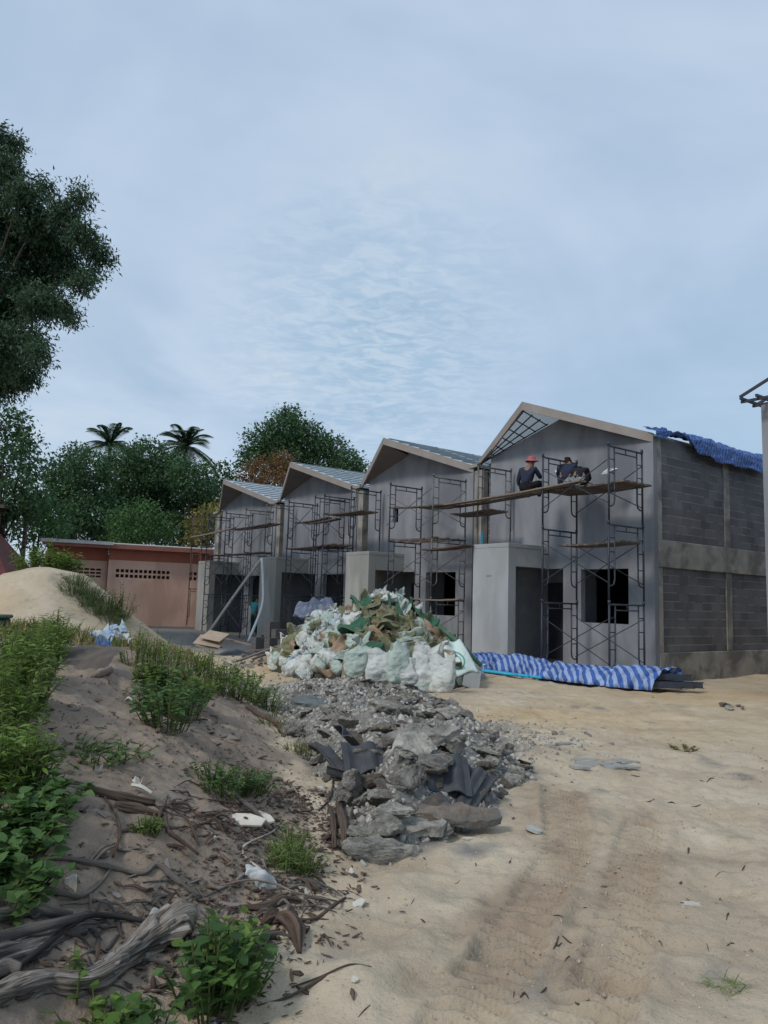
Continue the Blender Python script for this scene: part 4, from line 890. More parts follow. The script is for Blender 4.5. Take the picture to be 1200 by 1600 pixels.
slab('concrete_slab', 'long thin asphalt-like slab tilted over the sand at the near right of the rubble', 690, 1285, .85, .24, .045, -.10, (.22, .06), m_rock_brown, 5, .06)
slab('concrete_slab', 'thick tilted slab leaning right of the long pale edged one', 700, 1175, .30, .24, .09, 1.1, (.3, .2), m_rock, 8, .05)
slab('concrete_slab', 'flat green grey plate lying at the upper left of the rubble', 490, 1112, .62, .5, .05, .3, (.10, .06), m_tile2, 11, .07)
slab('concrete_slab', 'upright split slab left of the pale flat piece', 645, 1195, .40, .28, .07, .8, (.6, 0), m_rock, 14, .12)
slab('concrete_slab', 'low slab at the near end between boulder and thin slab', 655, 1300, .4, .22, .07, .1, (.1, 0), m_rock, 16, .0)
def rtile(px, py, rz, tilt, label, L=.36, Wd=.30, lift=.1):
    bm = bmesh.new(); nx_, ny_ = 22, 6; g = []
    for j in range(ny_+1):
        row = []
        for i in range(nx_+1):
            u, v = i/nx_, j/ny_; z_ = .030*math.cos(2*PI*u*1.5)*(1 if 0.1 < u < .9 else .6)
            row.append(bm.verts.new(((u-.5)*Wd, (v-.5)*L*(1+.05*math.sin(u*9)), z_)))
        g.append(row)
    for j in range(ny_):
        for i in range(nx_): bm.faces.new((g[j][i], g[j][i+1], g[j+1][i+1], g[j+1][i]))
    r = bmesh.ops.extrude_face_region(bm, geom=list(bm.faces))
    for v in r['geom']:
        if isinstance(v, bmesh.types.BMVert): v.co.z -= .014
    bmesh.ops.recalc_face_normals(bm, faces=bm.faces); me = bm_mesh(bm, 'roof_tile_shard', m_tile); p = hit(px, py)
    return put(me, 'roof_tile_shard', (p.x, p.y, p.z+lift), 1., (tilt[0], tilt[1], rz), label=label, cat='roof tile', group='broken wavy roof tiles in the rubble')
for a in ((520, 1205, .9, (.5, .3), 'dark wavy roof tile shard, left one of the left cluster', .34, .3, .12), (550, 1190, 2.2, (.7, -.3), 'dark wavy roof tile shard, raised back one of the left cluster', .36, .3, .2), (567, 1212, .2, (.55, 0), 'dark wavy roof tile shard with ridges facing out, front of the left cluster', .34, .36, .14), (540, 1225, 1.4, (.2, .5), 'dark roof tile shard low under the left cluster', .3, .25, .04),
          (700, 1235, .15, (.75, .1), 'dark wavy roof tile shard under the pale flat piece in the right cluster', .34, .36, .12), (725, 1250, -.5, (.6, .2), 'dark wavy roof tile shard sliding down in the right cluster', .42, .2, .08), (742, 1255, -.8, (.5, -.2), 'curved grey roof tile shard at the outer tip of the right cluster', .44, .14, .05), (690, 1258, .5, (.3, .2), 'small dark roof tile shard at the foot of the right cluster', .26, .2, .03), (505, 1180, 1.2, (.3, .1), 'short dark roof tile shard farthest back in the left cluster', .26, .22, .08)):
    rtile(*a[:5], L=a[5], Wd=a[6], lift=a[7])
slab('flat_stone', 'flat pale grey stone alone on the sand right of the rubble', 833, 1298, .17, .10, .02, 1.9, (.1, 0), mat('pale_flat_stone', (.42, .43, .41), (.33, .34, .32), 8, .8, .2), 21, .0, 'stone', 'flat stones on the sand')
slab('flat_stone', 'half buried pale cement flake in the lower right sand', 1078, 1413, .16, .09, .012, .2, (0, 0), mat('pale_cement', (.50, .46, .40), (.42, .38, .33), 8, .9, .2), 22, .0, 'stone', 'flat stones on the sand')
slab('white_shard', 'bright white shard on the sand beside the rubble tip', 730, 1311, .09, .05, .012, .3, (0, .1), m_board, 23, .0, 'debris', 'white shards on the sand')
slab('white_shard', 'larger white shard at the edge of the wood debris', 560, 1411, .085, .05, .012, .9, (.1, 0), m_board, 24, .0, 'debris', 'white shards on the sand')
slab('white_shard', 'pale shard lying on the sand above the picture bottom', 558, 1558, .05, .03, .01, 1.9, (.1, 0), m_board, 25, .0, 'debris', 'white shards on the sand')
for i, (px, py, L_) in enumerate(((935, 1195, .5), (905, 1185, .4), (965, 1200, .45), (885, 1165, .25), (980, 1190, .3), (905, 1205, .2))):
    slab('mortar_flake', 'thin pale mortar flake pressed into the sand right of the rubble', px, py, L_, L_*.4, .02, random.uniform(-.5, .5), (0, 0), m_porch_warm, 40+i, -.005, 'debris', 'mortar flakes pressed into the sand')
for i in range(7): 
    px, py = 1130+random.uniform(0, 40), 1104+random.uniform(-3, 8); p = hit(px, py); put(CH[i], 'concrete_chunk', (p.x, p.y, p.z+.03), random.uniform(.08, .2), label='small grey green lump on the bare ground right of the tarp end', cat='rubble', group='lumps right of the tarp end')

# ================================================================== SACK HEAP
def sackmat(name, c1, c2, band=None):
    m, t, b, o = newmat(name); tcn = t.nodes.new('ShaderNodeTexCoord'); v = tcn.outputs['Object']; oi = t.nodes.new('ShaderNodeObjectInfo')
    n1 = noise(v, 5, 5, .6, .5, t); col = ramp(n1, [(.35, c1), (.7, c2)], t)
    gr = noise(v, 2.4, 4, .6, .4, t); col = mixc(ramp(gr, [(.50, (0, 0, 0)), (.72, (.55, .55, .55))], t), col, (.33, .30, .26), t)
    if band:
        sp2 = t.nodes.new('ShaderNodeSeparateXYZ'); t.links.new(v, sp2.inputs[0])
        z = M('ADD', sp2.outputs[2], M('MULTIPLY', oi.outputs['Random'], .25, tree=t), tree=t)
        w1 = M('COMPARE', z, .34, .035, tree=t); w2 = M('COMPARE', z, .47, .015, tree=t)
        col = mixc(M('MULTIPLY', M('MULTIPLY', M('MAXIMUM', w1, w2, tree=t), M('GREATER_THAN', noise(v, 3.3, 2, .5, 0, t), .52, tree=t), tree=t), .5, tree=t), col, band, t)
        col = mixc(ramp(noise(v, 3.1, 3, .6, .8, t), [(.56, (0, 0, 0)), (.66, (.45, .45, .45))], t), col, band, t)
    t.links.new(col, b.inputs['Base Color']); b.inputs['Roughness'].default_value = .55; b.inputs['Specular IOR Level'].default_value = .35
    w = t.nodes.new('ShaderNodeTexWave'); w.inputs['Scale'].default_value = 60; t.links.new(v, w.inputs['Vector'])
    hh = M('ADD', M('MULTIPLY', noise(v, 11, 5, .65, 1.2, t), 1.0, tree=t), M('MULTIPLY', w.outputs['Fac'], .05, tree=t), tree=t); bump(t, b, hh, .9, .035)
    return m
m_sackw = sackmat('white_woven_sack', (.70, .71, .67), (.54, .56, .53), (.10, .33, .24))
m_sackg = sackmat('mint_white_woven_sack', (.52, .60, .53), (.38, .46, .41), (.06, .28, .20))
m_sackb = sackmat('bluish_clear_sack', (.48, .58, .66), (.33, .43, .50), (.12, .22, .34))
m_sacko = sackmat('olive_paper_sack', (.24, .235, .13), (.13, .135, .075))
m_sackt = sackmat('tan_paper_sack', (.40, .28, .18), (.27, .18, .115))
m_green = sackmat('dark_green_sack', (.06, .17, .10), (.035, .10, .06))
def sack_mesh(seed, m, kind=0, h=.62, r=.2):
    """kind 0: gathered neck, 1: pinched flat top seam, 2: open rim"""
    nu, nv = 48, 40; V = []
    R = random.Random(seed); ph = R.random()*9; lean = R.uniform(-.12, .12); tk = R.uniform(.62, .74)
    for j in range(nv+1):
        t = j/nv; zz = h*t*(1-.04*math.sin(t*9+ph)); b_ = (.80+.20*min(1, t/.07))*(1+.12*math.sin(PI*min(1, t/.7)))
        if kind == 1: q = max(0, (t-.45)/.55); wx = b_*(1+.10*q); wy = b_*.80*(1-q**1.3*.93)
        elif kind == 2: q = max(0, (t-.7)/.3); wx = b_*(1-.06*q); wy = b_*.82*(1-.35*q)
        else:
            q = max(0, (t-tk)/(1-tk)); k = (1-.72*math.sin(min(1, q*1.6)*PI/2)) if q < .62 else (.28+.55*(q-.62)/.38); wx = b_*k; wy = b_*.8*(k if q < .62 else .28+.25*(q-.62)/.38)
        for i in range(nu):
            a = 2*PI*i/nu; c, s_ = math.cos(a), math.sin(a); e = (abs(c)**3.2+abs(s_)**3.2)**(-1/3.2); pl = .16*math.sin(a*7+ph)*max(0, (t-.55)/.45)
            V.append([c*e*r*wx*(1+pl)+lean*t*t, s_*e*r*wy*(1+pl), zz+(t > .85)*(.05*math.sin(a*2+ph)+.03*math.sin(a*5))*(kind != 2)+(t > .9)*.04*math.sin(a*3+ph)])
    V = np.array(V); n1 = fbm(V[:, 0]*5+seed*3.1, V[:, 1]*5, V[:, 2]*5, 3, seed=seed); n2 = 1-np.abs(fbm(V[:, 0]*7+5, V[:, 1]*7+seed, V[:, 2]*9, 3, seed=seed+9))*2.2
    rad = V[:, :2]/np.maximum(np.linalg.norm(V[:, :2], axis=1, keepdims=True), 1e-5)
    V[:, :2] += rad*(n1*.034+n2*.014)[:, None]; V[:, 2] += .02*n1*(V[:, 2]/h)
    F_ = [(j*nu+i, j*nu+(i+1) % nu, (j+1)*nu+(i+1) % nu, (j+1)*nu+i) for j in range(nv) for i in range(nu)]
    c = len(V); V = np.vstack([V, [[0, 0, 0]], [[lean, 0, h*(.98 if kind == 1 else .84)]]])
    T_ = [(c, (i+1) % nu, i) for i in range(nu)]+[(c+1, nv*nu+i, nv*nu+(i+1) % nu) for i in range(nu)]
    me = np_mesh('sack', V, [np.array(F_), np.array(T_)], True); me.materials.append(m); return me
def flat_mesh(seed, m, L=.66, Wd=.42, T=.07):
    """an empty folded paper sack: thick crumpled bent sheet"""
    nx_, ny_ = 26, 18; R = random.Random(seed); bend = R.uniform(-.5, .9); ax = R.uniform(0, PI)
    u, v = np.meshgrid(np.linspace(-.5, .5, nx_), np.linspace(-.5, .5, ny_)); sd_ = seed*1.7
    prof = np.clip(1-(np.abs(u)*2)**6, 0, 1)**.5*np.clip(1-(np.abs(v)*2)**6, 0, 1)**.5
    fold = .6*(1-2*np.abs(vn(u*3+sd_, v*5, seed=seed)))+.22*(1-2*np.abs(vn(u*8, v*8+sd_, seed=seed+1)))
    X_ = u*L*(1+.04*vn(v*6, u*0+sd_, seed=3)); Y_ = v*Wd*(1+.05*vn(u*6, v*0+sd_, seed=4)); al = u*math.cos(ax)+v*math.sin(ax)
    base = -bend*al**2*.9+.09*vn(u*2.5+sd_, v*2.5, seed=seed+6)
    up = np.stack([X_, Y_, base+T*prof*(.25+fold)], -1).reshape(-1, 3); dn = np.stack([X_, Y_, base-T*prof*.3*(.4+fold)], -1).reshape(-1, 3)
    idx = np.arange(nx_*ny_).reshape(ny_, nx_); q = np.stack([idx[:-1, :-1], idx[:-1, 1:], idx[1:, 1:], idx[1:, :-1]], -1).reshape(-1, 4)
    n = nx_*ny_; rim = list(idx[0])+list(idx[1:, -1])+list(idx[-1, -2::-1])+list(idx[-2:0:-1, 0]); k = len(rim)
    side = [(rim[i], rim[(i+1) % k], rim[(i+1) % k]+n, rim[i]+n) for i in range(k)]
    me = np_mesh('paper_sack', np.vstack([up, dn]), np.vstack([q, q[:, ::-1]+n, side]), True); me.materials.append(m); return me
SW = [sack_mesh(k, m, kd, hh_, rr_) for k, (m, kd, hh_, rr_) in enumerate(((m_sackw, 1, .62, .2), (m_sackg, 0, .60, .19), (m_sackw, 1, .66, .2), (m_sackw, 2, .5, .22), (m_sackb, 0, .5, .22), (m_sackg, 1, .62, .2), (m_sackw, 0, .58, .2), (m_sackw, 1, .55, .23)))]
SO = [flat_mesh(k, m) for k, m in enumerate((m_sacko, m_sacko, m_sackt, m_sacko, m_green, m_sacko, m_sackt, m_sackg))]
def ph(x, y): return -.2+heap(np.array([x]), np.array([y]), PILE)[0]
# packed core
bm = bmesh.new(); g = []
xs_ = np.linspace(-3.6, 3.0, 70); ys_ = np.linspace(13.4, 19.8, 66); XX, YY = np.meshgrid(xs_, ys_); HH = heap(XX, YY, PILE)*.80-.02+(.10*fbm(XX*3, YY*3, seed=17)+.06)*(heap(XX, YY, PILE) > .05)
ZZ = np.where(heap(XX, YY, PILE) > .02, -.2+HH, -.45); idx = np.arange(XX.size).reshape(XX.shape)
q = np.stack([idx[:-1, :-1], idx[:-1, 1:], idx[1:, 1:], idx[1:, :-1]], -1).reshape(-1, 4)
tag(link('rubbish_mass', np_mesh('rubbish_mass', np.stack([XX, YY, ZZ], -1).reshape(-1, 3), q, True), mat('packed_waste', (.07, .068, .045), (.035, .035, .028), 9, .9, .8, 20)), 'packed dark waste filling the inside of the sack heap', 'rubbish', kind='stuff')
def surf_rot(x, y, lie, spin):
    e = .08; gx_ = (ph(x+e, y)-ph(x-e, y))/(2*e); gy_ = (ph(x, y+e)-ph(x, y-e))/(2*e); n = Vector((-gx_, -gy_, 1)).normalized()
    return n
def lay(me, x, y, lift, sc, kind, **k):
    n = surf_rot(x, y, 0, 0); z = ph(x, y)+lift
    if kind == 'flat': q_ = n.to_track_quat('Z', 'Y') @ Vector((0, 0, 1)).rotation_difference(Vector((random.gauss(0, .22), random.gauss(0, .22), 1)).normalized()) 
    elif kind == 'lie':
        d = Vector((random.gauss(0, 1), random.gauss(0, 1), 0)); d = (d-n*d.dot(n)).normalized(); q_ = (d*.9+n*.35).to_track_quat('Z', 'Y')
    else: q_ = (Vector((random.gauss(0, .12), random.gauss(0, .12), 1))).to_track_quat('Z', 'Y')
    q_ = q_ @ Matrix.Rotation(random.uniform(0, 6.28), 3, 'Z').to_quaternion()
    o = put(me, me.name.split('.')[0], (x, y, z), sc, (0, 0, 0), **k); o.rotation_mode = 'QUATERNION'; o.rotation_quaternion = q_; return o
GW, GO = 'white and mint rubble sacks in the heap', 'flattened paper sacks in the heap'
def whitezone(x, y, z):
    # left half and crest are white; olive sacks layer in the middle and right
    p = .78 if x < -.75 else (.14 if .2 < z < 1.2 and x < 1.5 else .6)
    if z > 1.2: p = .85
    return p
pts = []; tries = 0
while len(pts) < 250 and tries < 40000:
    tries += 1; x = random.uniform(-3.3, 2.7); y = random.uniform(13.6, 18.6); hgt = ph(x, y)+.2
    if hgt < .14 or any((x-a)**2+(y-b)**2 < .03 for a, b in pts): continue
    nrm = surf_rot(x, y, 0, 0)
    if nrm.y > .25 and hgt < 1.25: continue      # back side, out of sight
    pts.append((x, y)); w_ = random.random() < whitezone(x, y, ph(x, y))
    if w_:
        me = random.choice(SW); sc = random.uniform(.52, .8); kk = 'lie' if random.random() < .5 else 'up'
        lb = {m_sackb: 'bluish sack of rubble in the big heap', m_sackg: 'mint green tinted woven sack in the big heap'}.get(me.materials[0], 'crumpled white woven sack in the big heap')
        lay(me, x, y, -.22*sc if kk == 'up' else .02, (sc, sc*random.uniform(.85, 1.1), sc*random.uniform(.7, 1)), kk, label=lb, cat='sack', group=GW)
    else:
        me = random.choice(SO); sc = random.uniform(.7, 1.1)
        lb = {m_sackt: 'tan paper sack squashed in the big heap', m_green: 'dark green plastic sack squashed in the big heap', m_sackw: 'flat empty white sack in the big heap', m_sackg: 'flat empty mint sack in the big heap'}.get(me.materials[0], 'olive paper sack squashed in the big heap')
        lay(me, x, y, random.uniform(.02, .13), (sc, sc*random.uniform(.6, 1), sc*random.uniform(1, 2.0)), 'flat', label=lb, cat='sack', group=GO)
def bag(px, py, h, me, label, rz=0, tilt=(0, 0), w_=1., lift=-.02, z=None):
    p = hit(px, py); h *= .88; s = h/.62; return put(me, 'sack', (p.x, p.y, (p.z if z is None else z)+lift), (s*w_, s*w_, s), (tilt[0], tilt[1], rz), label=label, cat='sack', group='standing sacks at the foot of the heap')
bag(658, 1080, .86, SW[2], 'tallest white sack standing at the foot of the heap, open top', .2, (0, .04), .85)
bag(690, 1082, .72, SW[0], 'white sack with green bands standing second from the right at the heap foot', -.2, (0, -.05), .95)
bag(592, 1066, .66, SW[3], 'square white sack with folded rim at the front of the heap', .1, (0, .0), .95)
bag(618, 1068, .72, SW[5], 'mint sack leaning between the square white sack and a small sack', .6, (0, .08), .85)
bag(635, 1070, .48, SW[7], 'small mint white sack beside the tallest sack', .3, (0, 0), 1.)
bag(640, 1055, .62, SW[6], 'white sack just behind the tallest standing sack', 1.1, (0, .1), 1.)
bag(560, 1056, .70, SW[1], 'white sack right of the weed clump at the heap foot', .4, (0, -.08), 1.)
bag(740, 1060, .50, SW[4], 'bluish clear sack at the right end of the heap', .4, (.1, .5), 1.1)
bag(722, 1058, .55, SW[3], 'white sack leaning at the right end of the heap', .4, (-.1, -.4), 1.)
bag(432, 1042, .42, SW[5], 'mint sack at the far left foot of the heap', 1.5, (.3, .6), 1.1)
bag(455, 1030, .62, SW[0], 'bright white sack standing at the left end of the heap', .5, (0, .05), 1.)
bag(478, 1040, .52, SW[6], 'grey white sack at the left foot of the heap', .9, (.2, -.1), 1.)
bag(520, 1050, .60, SW[7], 'long white sack lying towards the weed clump', .9, (.6, .6), .9)
bag(600, 0, .6, SW[2], 'white sack with frilled neck at the very top of the heap', .5, (0, .1), .9, 0) if False else None
for (x, y, z, s, v, lb) in ((-.05, 16.15, 1.22, .85, 2, 'white sack with frilled neck at the very top of the heap'), (.34, 16.25, 1.2, .95, 1, 'pointed mint white sack at the top of the heap, right of the frilled one'), (-.5, 16.2, 1.0, .9, 5, 'mint sack just left of the frilled top sack')):
    o = put(SW[v], 'sack', (x, y, z-.15), s, (random.uniform(-.15, .15), random.uniform(-.2, .2), 1), label=lb, cat='sack', group='sacks on the crest of the heap')
# blue sack bundle behind the left shoulder
mb_ = flat_mesh(33, sackmat('blue_striped_sack', (.09, .11, .19), (.22, .26, .33)), 1.0, .7, .3)
put(mb_, 'striped_bundle', (-1.55, 18.15, 1.12), 1., (.1, -.15, .3), label='blue and grey striped bundle on the back left shoulder of the heap', cat='bundle')
# green net edge and pvc sticks
o = MB(); a, b2 = atY(685, 978, 15.9), atY(752, 1040, 15.4)
o.tube([a, a.lerp(b2, .5)+Vector((0, 0, .03)), b2], [.05, .06, .04], 7)
tag(o.build('rolled_net', m_green, None, True), 'dark green rolled net sloping down the right side of the heap', 'net')
wp = mat('white_pvc', (.72, .74, .72), (.62, .64, .62), 8, .45, 0)
for p0, p1, lb in (((524, 958), (534, 992), 'left white plastic strip sticking out of the heap'), ((538, 964), (541, 990), 'right white plastic strip sticking out of the heap')):
    a, b2 = atY(*p0, 16.6), atY(*p1, 16.35); o = MB().beam(a, b2, .05, .02).build('plastic_strip', wp); tag(o, lb, 'strip', 'white strips in the heap')
# tile board leaning at right foot
p = hit(735, 1076); o = MB().box(-.17, .17, -.012, .012, 0, .5).build('board', m_porch_warm); o.location = (p.x, p.y, p.z); o.rotation_euler = (-.75, .35, .1); tag(o, 'grey board leaning against the right foot of the heap', 'board')
# round printed emblem on a big green tinted sheet
em = MB()
def sheet():
    P = [atY(*q_) for q_ in ((690, 1005, 15.25), (718, 1000, 15.45), (748, 1050, 14.95), (700, 1058, 14.65))]
    n = 14; V = []; uv = []
    for j in range(n+1):
        for i in range(n+1):
            u, v = i/n, j/n; p_ = P[0].lerp(P[1], u).lerp(P[3].lerp(P[2], u), v); V.append(p_+Vector((0, -.05*math.sin(PI*v)-.02*math.sin(u*9+v*4), .03*math.sin(u*7+v*3)))); uv.append((u, v))
    f = [(j*(n+1)+i, j*(n+1)+i+1, (j+1)*(n+1)+i+1, (j+1)*(n+1)+i) for j in range(n) for i in range(n)]
    m, t, b, o = newmat('printed_woven_sack'); tcn = t.nodes.new('ShaderNodeTexCoord'); d = t.nodes.new('ShaderNodeVectorMath'); d.operation = 'DISTANCE'; t.links.new(tcn.outputs['UV'], d.inputs[0]); d.inputs[1].default_value = (.45, .55, 0)
    w = M('MAXIMUM', M('COMPARE', d.outputs['Value'], .26, .03, tree=t), M('COMPARE', d.outputs['Value'], .15, .02, tree=t), tree=t)
    t.links.new(mixc(w, (.56, .66, .62), (.12, .32, .25), t), b.inputs['Base Color']); bump(t, b, noise(tcn.outputs['UV'], 6, 4, .6, 1, t), .6, .04)
    o_ = MB().add(V, f, uv).build('printed_sack', m, None, True); sm = o_.modifiers.new('s', 'SOLIDIFY'); sm.thickness = .02
    tag(o_, 'pale sack with round green printed ring spread on the right of the heap', 'sack')
sheet()

# ================================================================== TARP, STEEL, PIPES
def stripes(name, ca, cb, scale, skew=.0):
    m, t, b, o = newmat(name); tcn = t.nodes.new('ShaderNodeTexCoord'); sp2 = t.nodes.new('ShaderNodeSeparateXYZ'); t.links.new(tcn.outputs['UV'], sp2.inputs[0])
    v = M('FRACT', M('ADD', M('ADD', M('MULTIPLY', sp2.outputs[0], scale, tree=t), M('MULTIPLY', noise(tcn.outputs['UV'], 1.5, 3, .6, 0, t), 1.3, tree=t), tree=t), M('MULTIPLY', sp2.outputs[1], skew, tree=t), tree=t), tree=t)
    t.links.new(mixc(M('GREATER_THAN', v, .5, tree=t), ca, cb, t), b.inputs['Base Color']); b.inputs['Roughness'].default_value = .5; b.inputs['Specular IOR Level'].default_value = .4
    bump(t, b, noise(tcn.outputs['UV'], 4, 6, .65, 1.2, t), .8, .10); return m
m_tarp = stripes('blue_white_striped_tarp', (.045, .12, .40), (.30, .40, .62), 5.4, 5.5)
m_tarp2 = stripes('blue_tarp_thin_stripes', (.018, .06, .24), (.07, .15, .36), 9, 3)
def tarp():
    # cross section runs from the front edge over the stack to the back edge; swept along the stack
    A = [(706, 1046), (752, 1051), (800, 1057), (850, 1065), (900, 1071), (950, 1077), (1000, 1082), (1022, 1083)]
    fr = [Vector((*gp(*p), -.15)) for p in A]; Tp = [1016, 1019, 1024, 1030, 1037, 1042, 1047, 1050]
    nrm = Vector((math.cos(YAW), math.sin(YAW), 0)); L = [0]
    for i in range(1, len(fr)): L.append(L[-1]+(fr[i]-fr[i-1]).length)
    n = 150; m_ = 26; V = []; uv = []
    for i in range(n+1):
        l = L[-1]*i/n; k = max(j for j in range(len(L)) if L[j] <= l+1e-6); k = min(k, len(L)-2); t = (l-L[k])/(L[k+1]-L[k]); p = fr[k].lerp(fr[k+1], t)
        hgt = .37+.05*math.sin(l*1.3)+.03*math.sin(l*4.1)-.06*(1-l/L[-1]); wd_ = .45+.5*l/L[-1]
        for j in range(m_+1):
            v = j/m_
            if v < .42: q_ = v/.42; off = nrm*(wd_*.45*q_); z_ = hgt*math.sin(q_*PI/2)**.8
            elif v < .7: q_ = (v-.42)/.28; off = nrm*(wd_*(.45+.55*q_)); z_ = hgt*(1-.08*q_)
            else: q_ = (v-.7)/.3; off = nrm*(wd_*(1+.15*q_)); z_ = hgt*.92*(1-q_)
            V.append(p+off+Vector((0, 0, z_))); uv.append((l, v))
    V = np.array(V); a = np.array(uv); w1 = fbm(a[:, 0]*3.5+a[:, 1]*3, a[:, 1]*2.2, 0, 3, seed=201); w2 = 1-np.abs(vn(a[:, 0]*8+a[:, 1]*5, a[:, 1]*2, seed=202))
    w3 = 1-2*np.abs(fbm(a[:, 0]*4.5-a[:, 1]*4, a[:, 1]*2.5, 0, 3, seed=207)); V[:, 2] += (w1*.05+w2*.035+w3*.03)*np.clip(a[:, 1]*8, .1, 1); V[:, 0] -= (.06*w1+.05*w3)*math.cos(YAW); V[:, 1] -= .06*w1+.05*w3
    V[:, 2] = np.maximum(V[:, 2], -.19)
    q = np.array([(i*(m_+1)+j, (i+1)*(m_+1)+j, (i+1)*(m_+1)+j+1, i*(m_+1)+j+1) for i in range(n) for j in range(m_)])
    o = link('striped_tarp', np_mesh('striped_tarp', V, q, True, a*np.array([1, 1.])), m_tarp); sm = o.modifiers.new('s', 'SOLIDIFY'); sm.thickness = .006
    tag(o, 'blue and white striped tarp spread over steel bars along the ground', 'tarp')
    d = (fr[-1]-fr[-2]).normalized(); e = fr[-1]
    for i, (off, z_, ext, lb) in enumerate(((.14, .10, .42, 'front black steel bar poking out of the tarp end'), (.34, .10, .55, 'middle black steel bar poking out of the tarp end'), (.54, .10, .62, 'rear black steel bar poking out of the tarp end'), (.44, .24, .46, 'top black steel bar poking out of the tarp end'))):
        a_ = e+nrm*off+Vector((0, 0, z_-.0)); mb = MB(); ln = 4.2; st = a_-d*.25; sz = .12
        sidev = nrm
        # open channel: web and two flanges
        for (p_, w_, h_) in ((Vector((0, 0, 0)), .012, sz), (sidev*.04+Vector((0, 0, sz/2-.006)), .07, .012), (sidev*.04-Vector((0, 0, sz/2-.006)), .07, .012)):
            mb.beam(st+p_, a_+d*ext+p_, w_, h_)
        tag(mb.build('steel_bar', m_dark_steel), lb, 'steel bar', 'steel bars under the striped tarp')
    for i, dy in enumerate((0, .07, .13)):
        a_ = fr[0]-nrm*(.05+dy)+Vector((0, 0, .035)); b_ = fr[3]-nrm*(.09+dy*.8)+Vector((0, 0, .035))
        tag(MB().tube([a_, a_.lerp(b_, .5), b_-(b_-a_).normalized()*i*.3], .03, 8).build('plastic_pipe', m_cyan, None, True), 'light blue plastic pipe lying along the left front edge of the striped tarp', 'pipe', 'light blue pipes by the tarp')
tarp()
def rooftarp():
    n, m_ = 120, 40; V = []; uv = []
    for i in range(n+1):
        o_ = .12-8.9*i/n; wob = .25*vn(np.array([o_*.9]), np.array([0.]), seed=301)[0]; s0 = .28+.9*min(1, max(0, -o_/4))+wob*.6; hang = .30+.22*vn(np.array([o_*1.1]), np.array([3.]), seed=302)[0]-.20*math.exp(-((o_+.9)/.45)**2)+.12*math.exp(-((o_+.1)/.25)**2)
        for j in range(m_+1):
            v = j/m_
            if v < .68: s = s0*(1-v/.68)-.10*(v/.68); z = zt(s)+.05
            else: q_ = (v-.68)/.32; s = -.11-.03*q_; z = zt(0)+.01-hang*q_
            V.append(HW(s, o_, z)); uv.append((o_*-1, v*2))
    V = np.array([tuple(p) for p in V]); a = np.array(uv); w1 = fbm(a[:, 0]*2.2, a[:, 1]*3, 0, 4, seed=303); w2 = 1-np.abs(vn(a[:, 0]*5+a[:, 1]*2, a[:, 1]*4, seed=304))*1.6
    k = .045*w1+.03*w2+.03; ed = np.clip((a[:, 0]+.12)*2, .15, 1); V[:, 2] += k*ed*1.0+.12*ed*np.maximum(0, fbm(a[:, 0]*1.1, a[:, 1]*1.4, 0, 2, seed=305)); V[:, 0] += k*.9*.6; V[:, 1] -= k*.9*.8
    q = np.array([(i*(m_+1)+j, (i+1)*(m_+1)+j, (i+1)*(m_+1)+j+1, i*(m_+1)+j+1) for i in range(n) for j in range(m_)])
    o = link('roof_tarp', np_mesh('roof_tarp', V, q, True, a), m_tarp2); sm = o.modifiers.new('s', 'SOLIDIFY'); sm.thickness = .008
    tag(o, 'crumpled blue tarp draped over the right eave of the nearest house', 'tarp')
rooftarp()

# ================================================================== PEOPLE
def skin(name, parent, verts, edges, rad, m, sub=2):
    me = bpy.data.meshes.new(name); me.from_pydata(verts, edges, []); o = link(name, me, m, parent)
    sk = o.modifiers.new('skin', 'SKIN'); me.skin_vertices.new(name='') if not me.skin_vertices else None
    for i, r in enumerate(rad):
        r = r if isinstance(r, tuple) else (r, r); me.skin_vertices[0].data[i].radius = r
    me.skin_vertices[0].data[0].use_root = True
    sb = o.modifiers.new('sub', 'SUBSURF'); sb.levels = sub; sb.render_levels = sub
    me.polygons.foreach_set('use_smooth', [True]*len(me.polygons)); return o
m_skin = mat('brown_skin', (.22, .125, .085), (.19, .105, .07), 12, .6, 0)
def clothmat(n, c): return mat(n, c, tuple(x*.75 for x in c), 9, .9, .4, 20)
m_navy = clothmat('navy_cloth', (.022, .03, .055)); m_blk = clothmat('black_cloth', (.014, .015, .02)); m_teal = clothmat('teal_cloth', (.06, .36, .37)); m_dteal = clothmat('dark_teal_cloth', (.012, .07, .075))
m_pink = clothmat('faded_red_hat', (.42, .13, .14)); m_hair = mat('black_hair', (.012, .01, .01), (.02, .018, .017), 30, .7, .5); m_white = clothmat('white_cloth', (.66, .68, .70)); m_straw = clothmat('grey_cloth', (.23, .24, .25))
def hand(parent, at, d, m=m_skin):
    at = Vector(at); d = Vector(d).normalized(); s = d.cross(Vector((0, 0, 1))); s = s.normalized() if s.length > .1 else Vector((1, 0, 0))
    v = [at, at+d*.05, ]; e = [(0, 1)]; r = [.026, .03]
    for k, (o, l) in enumerate(((-.028, .07), (-.010, .082), (.010, .078), (.027, .06))):
        i = len(v); v += [at+d*.085+s*o, at+d*(.085+l*.5)+s*o*1.1-Vector((0, 0, .008)), at+d*(.085+l)+s*o*1.1-Vector((0, 0, .028))]; e += [(1, i), (i, i+1), (i+1, i+2)]; r += [.010, .009, .008]
    i = len(v); v += [at+d*.04-s*.04, at+d*.075-s*.06]; e += [(0, i), (i, i+1)]; r += [.011, .009]
    return [tuple(p) for p in v], e, r
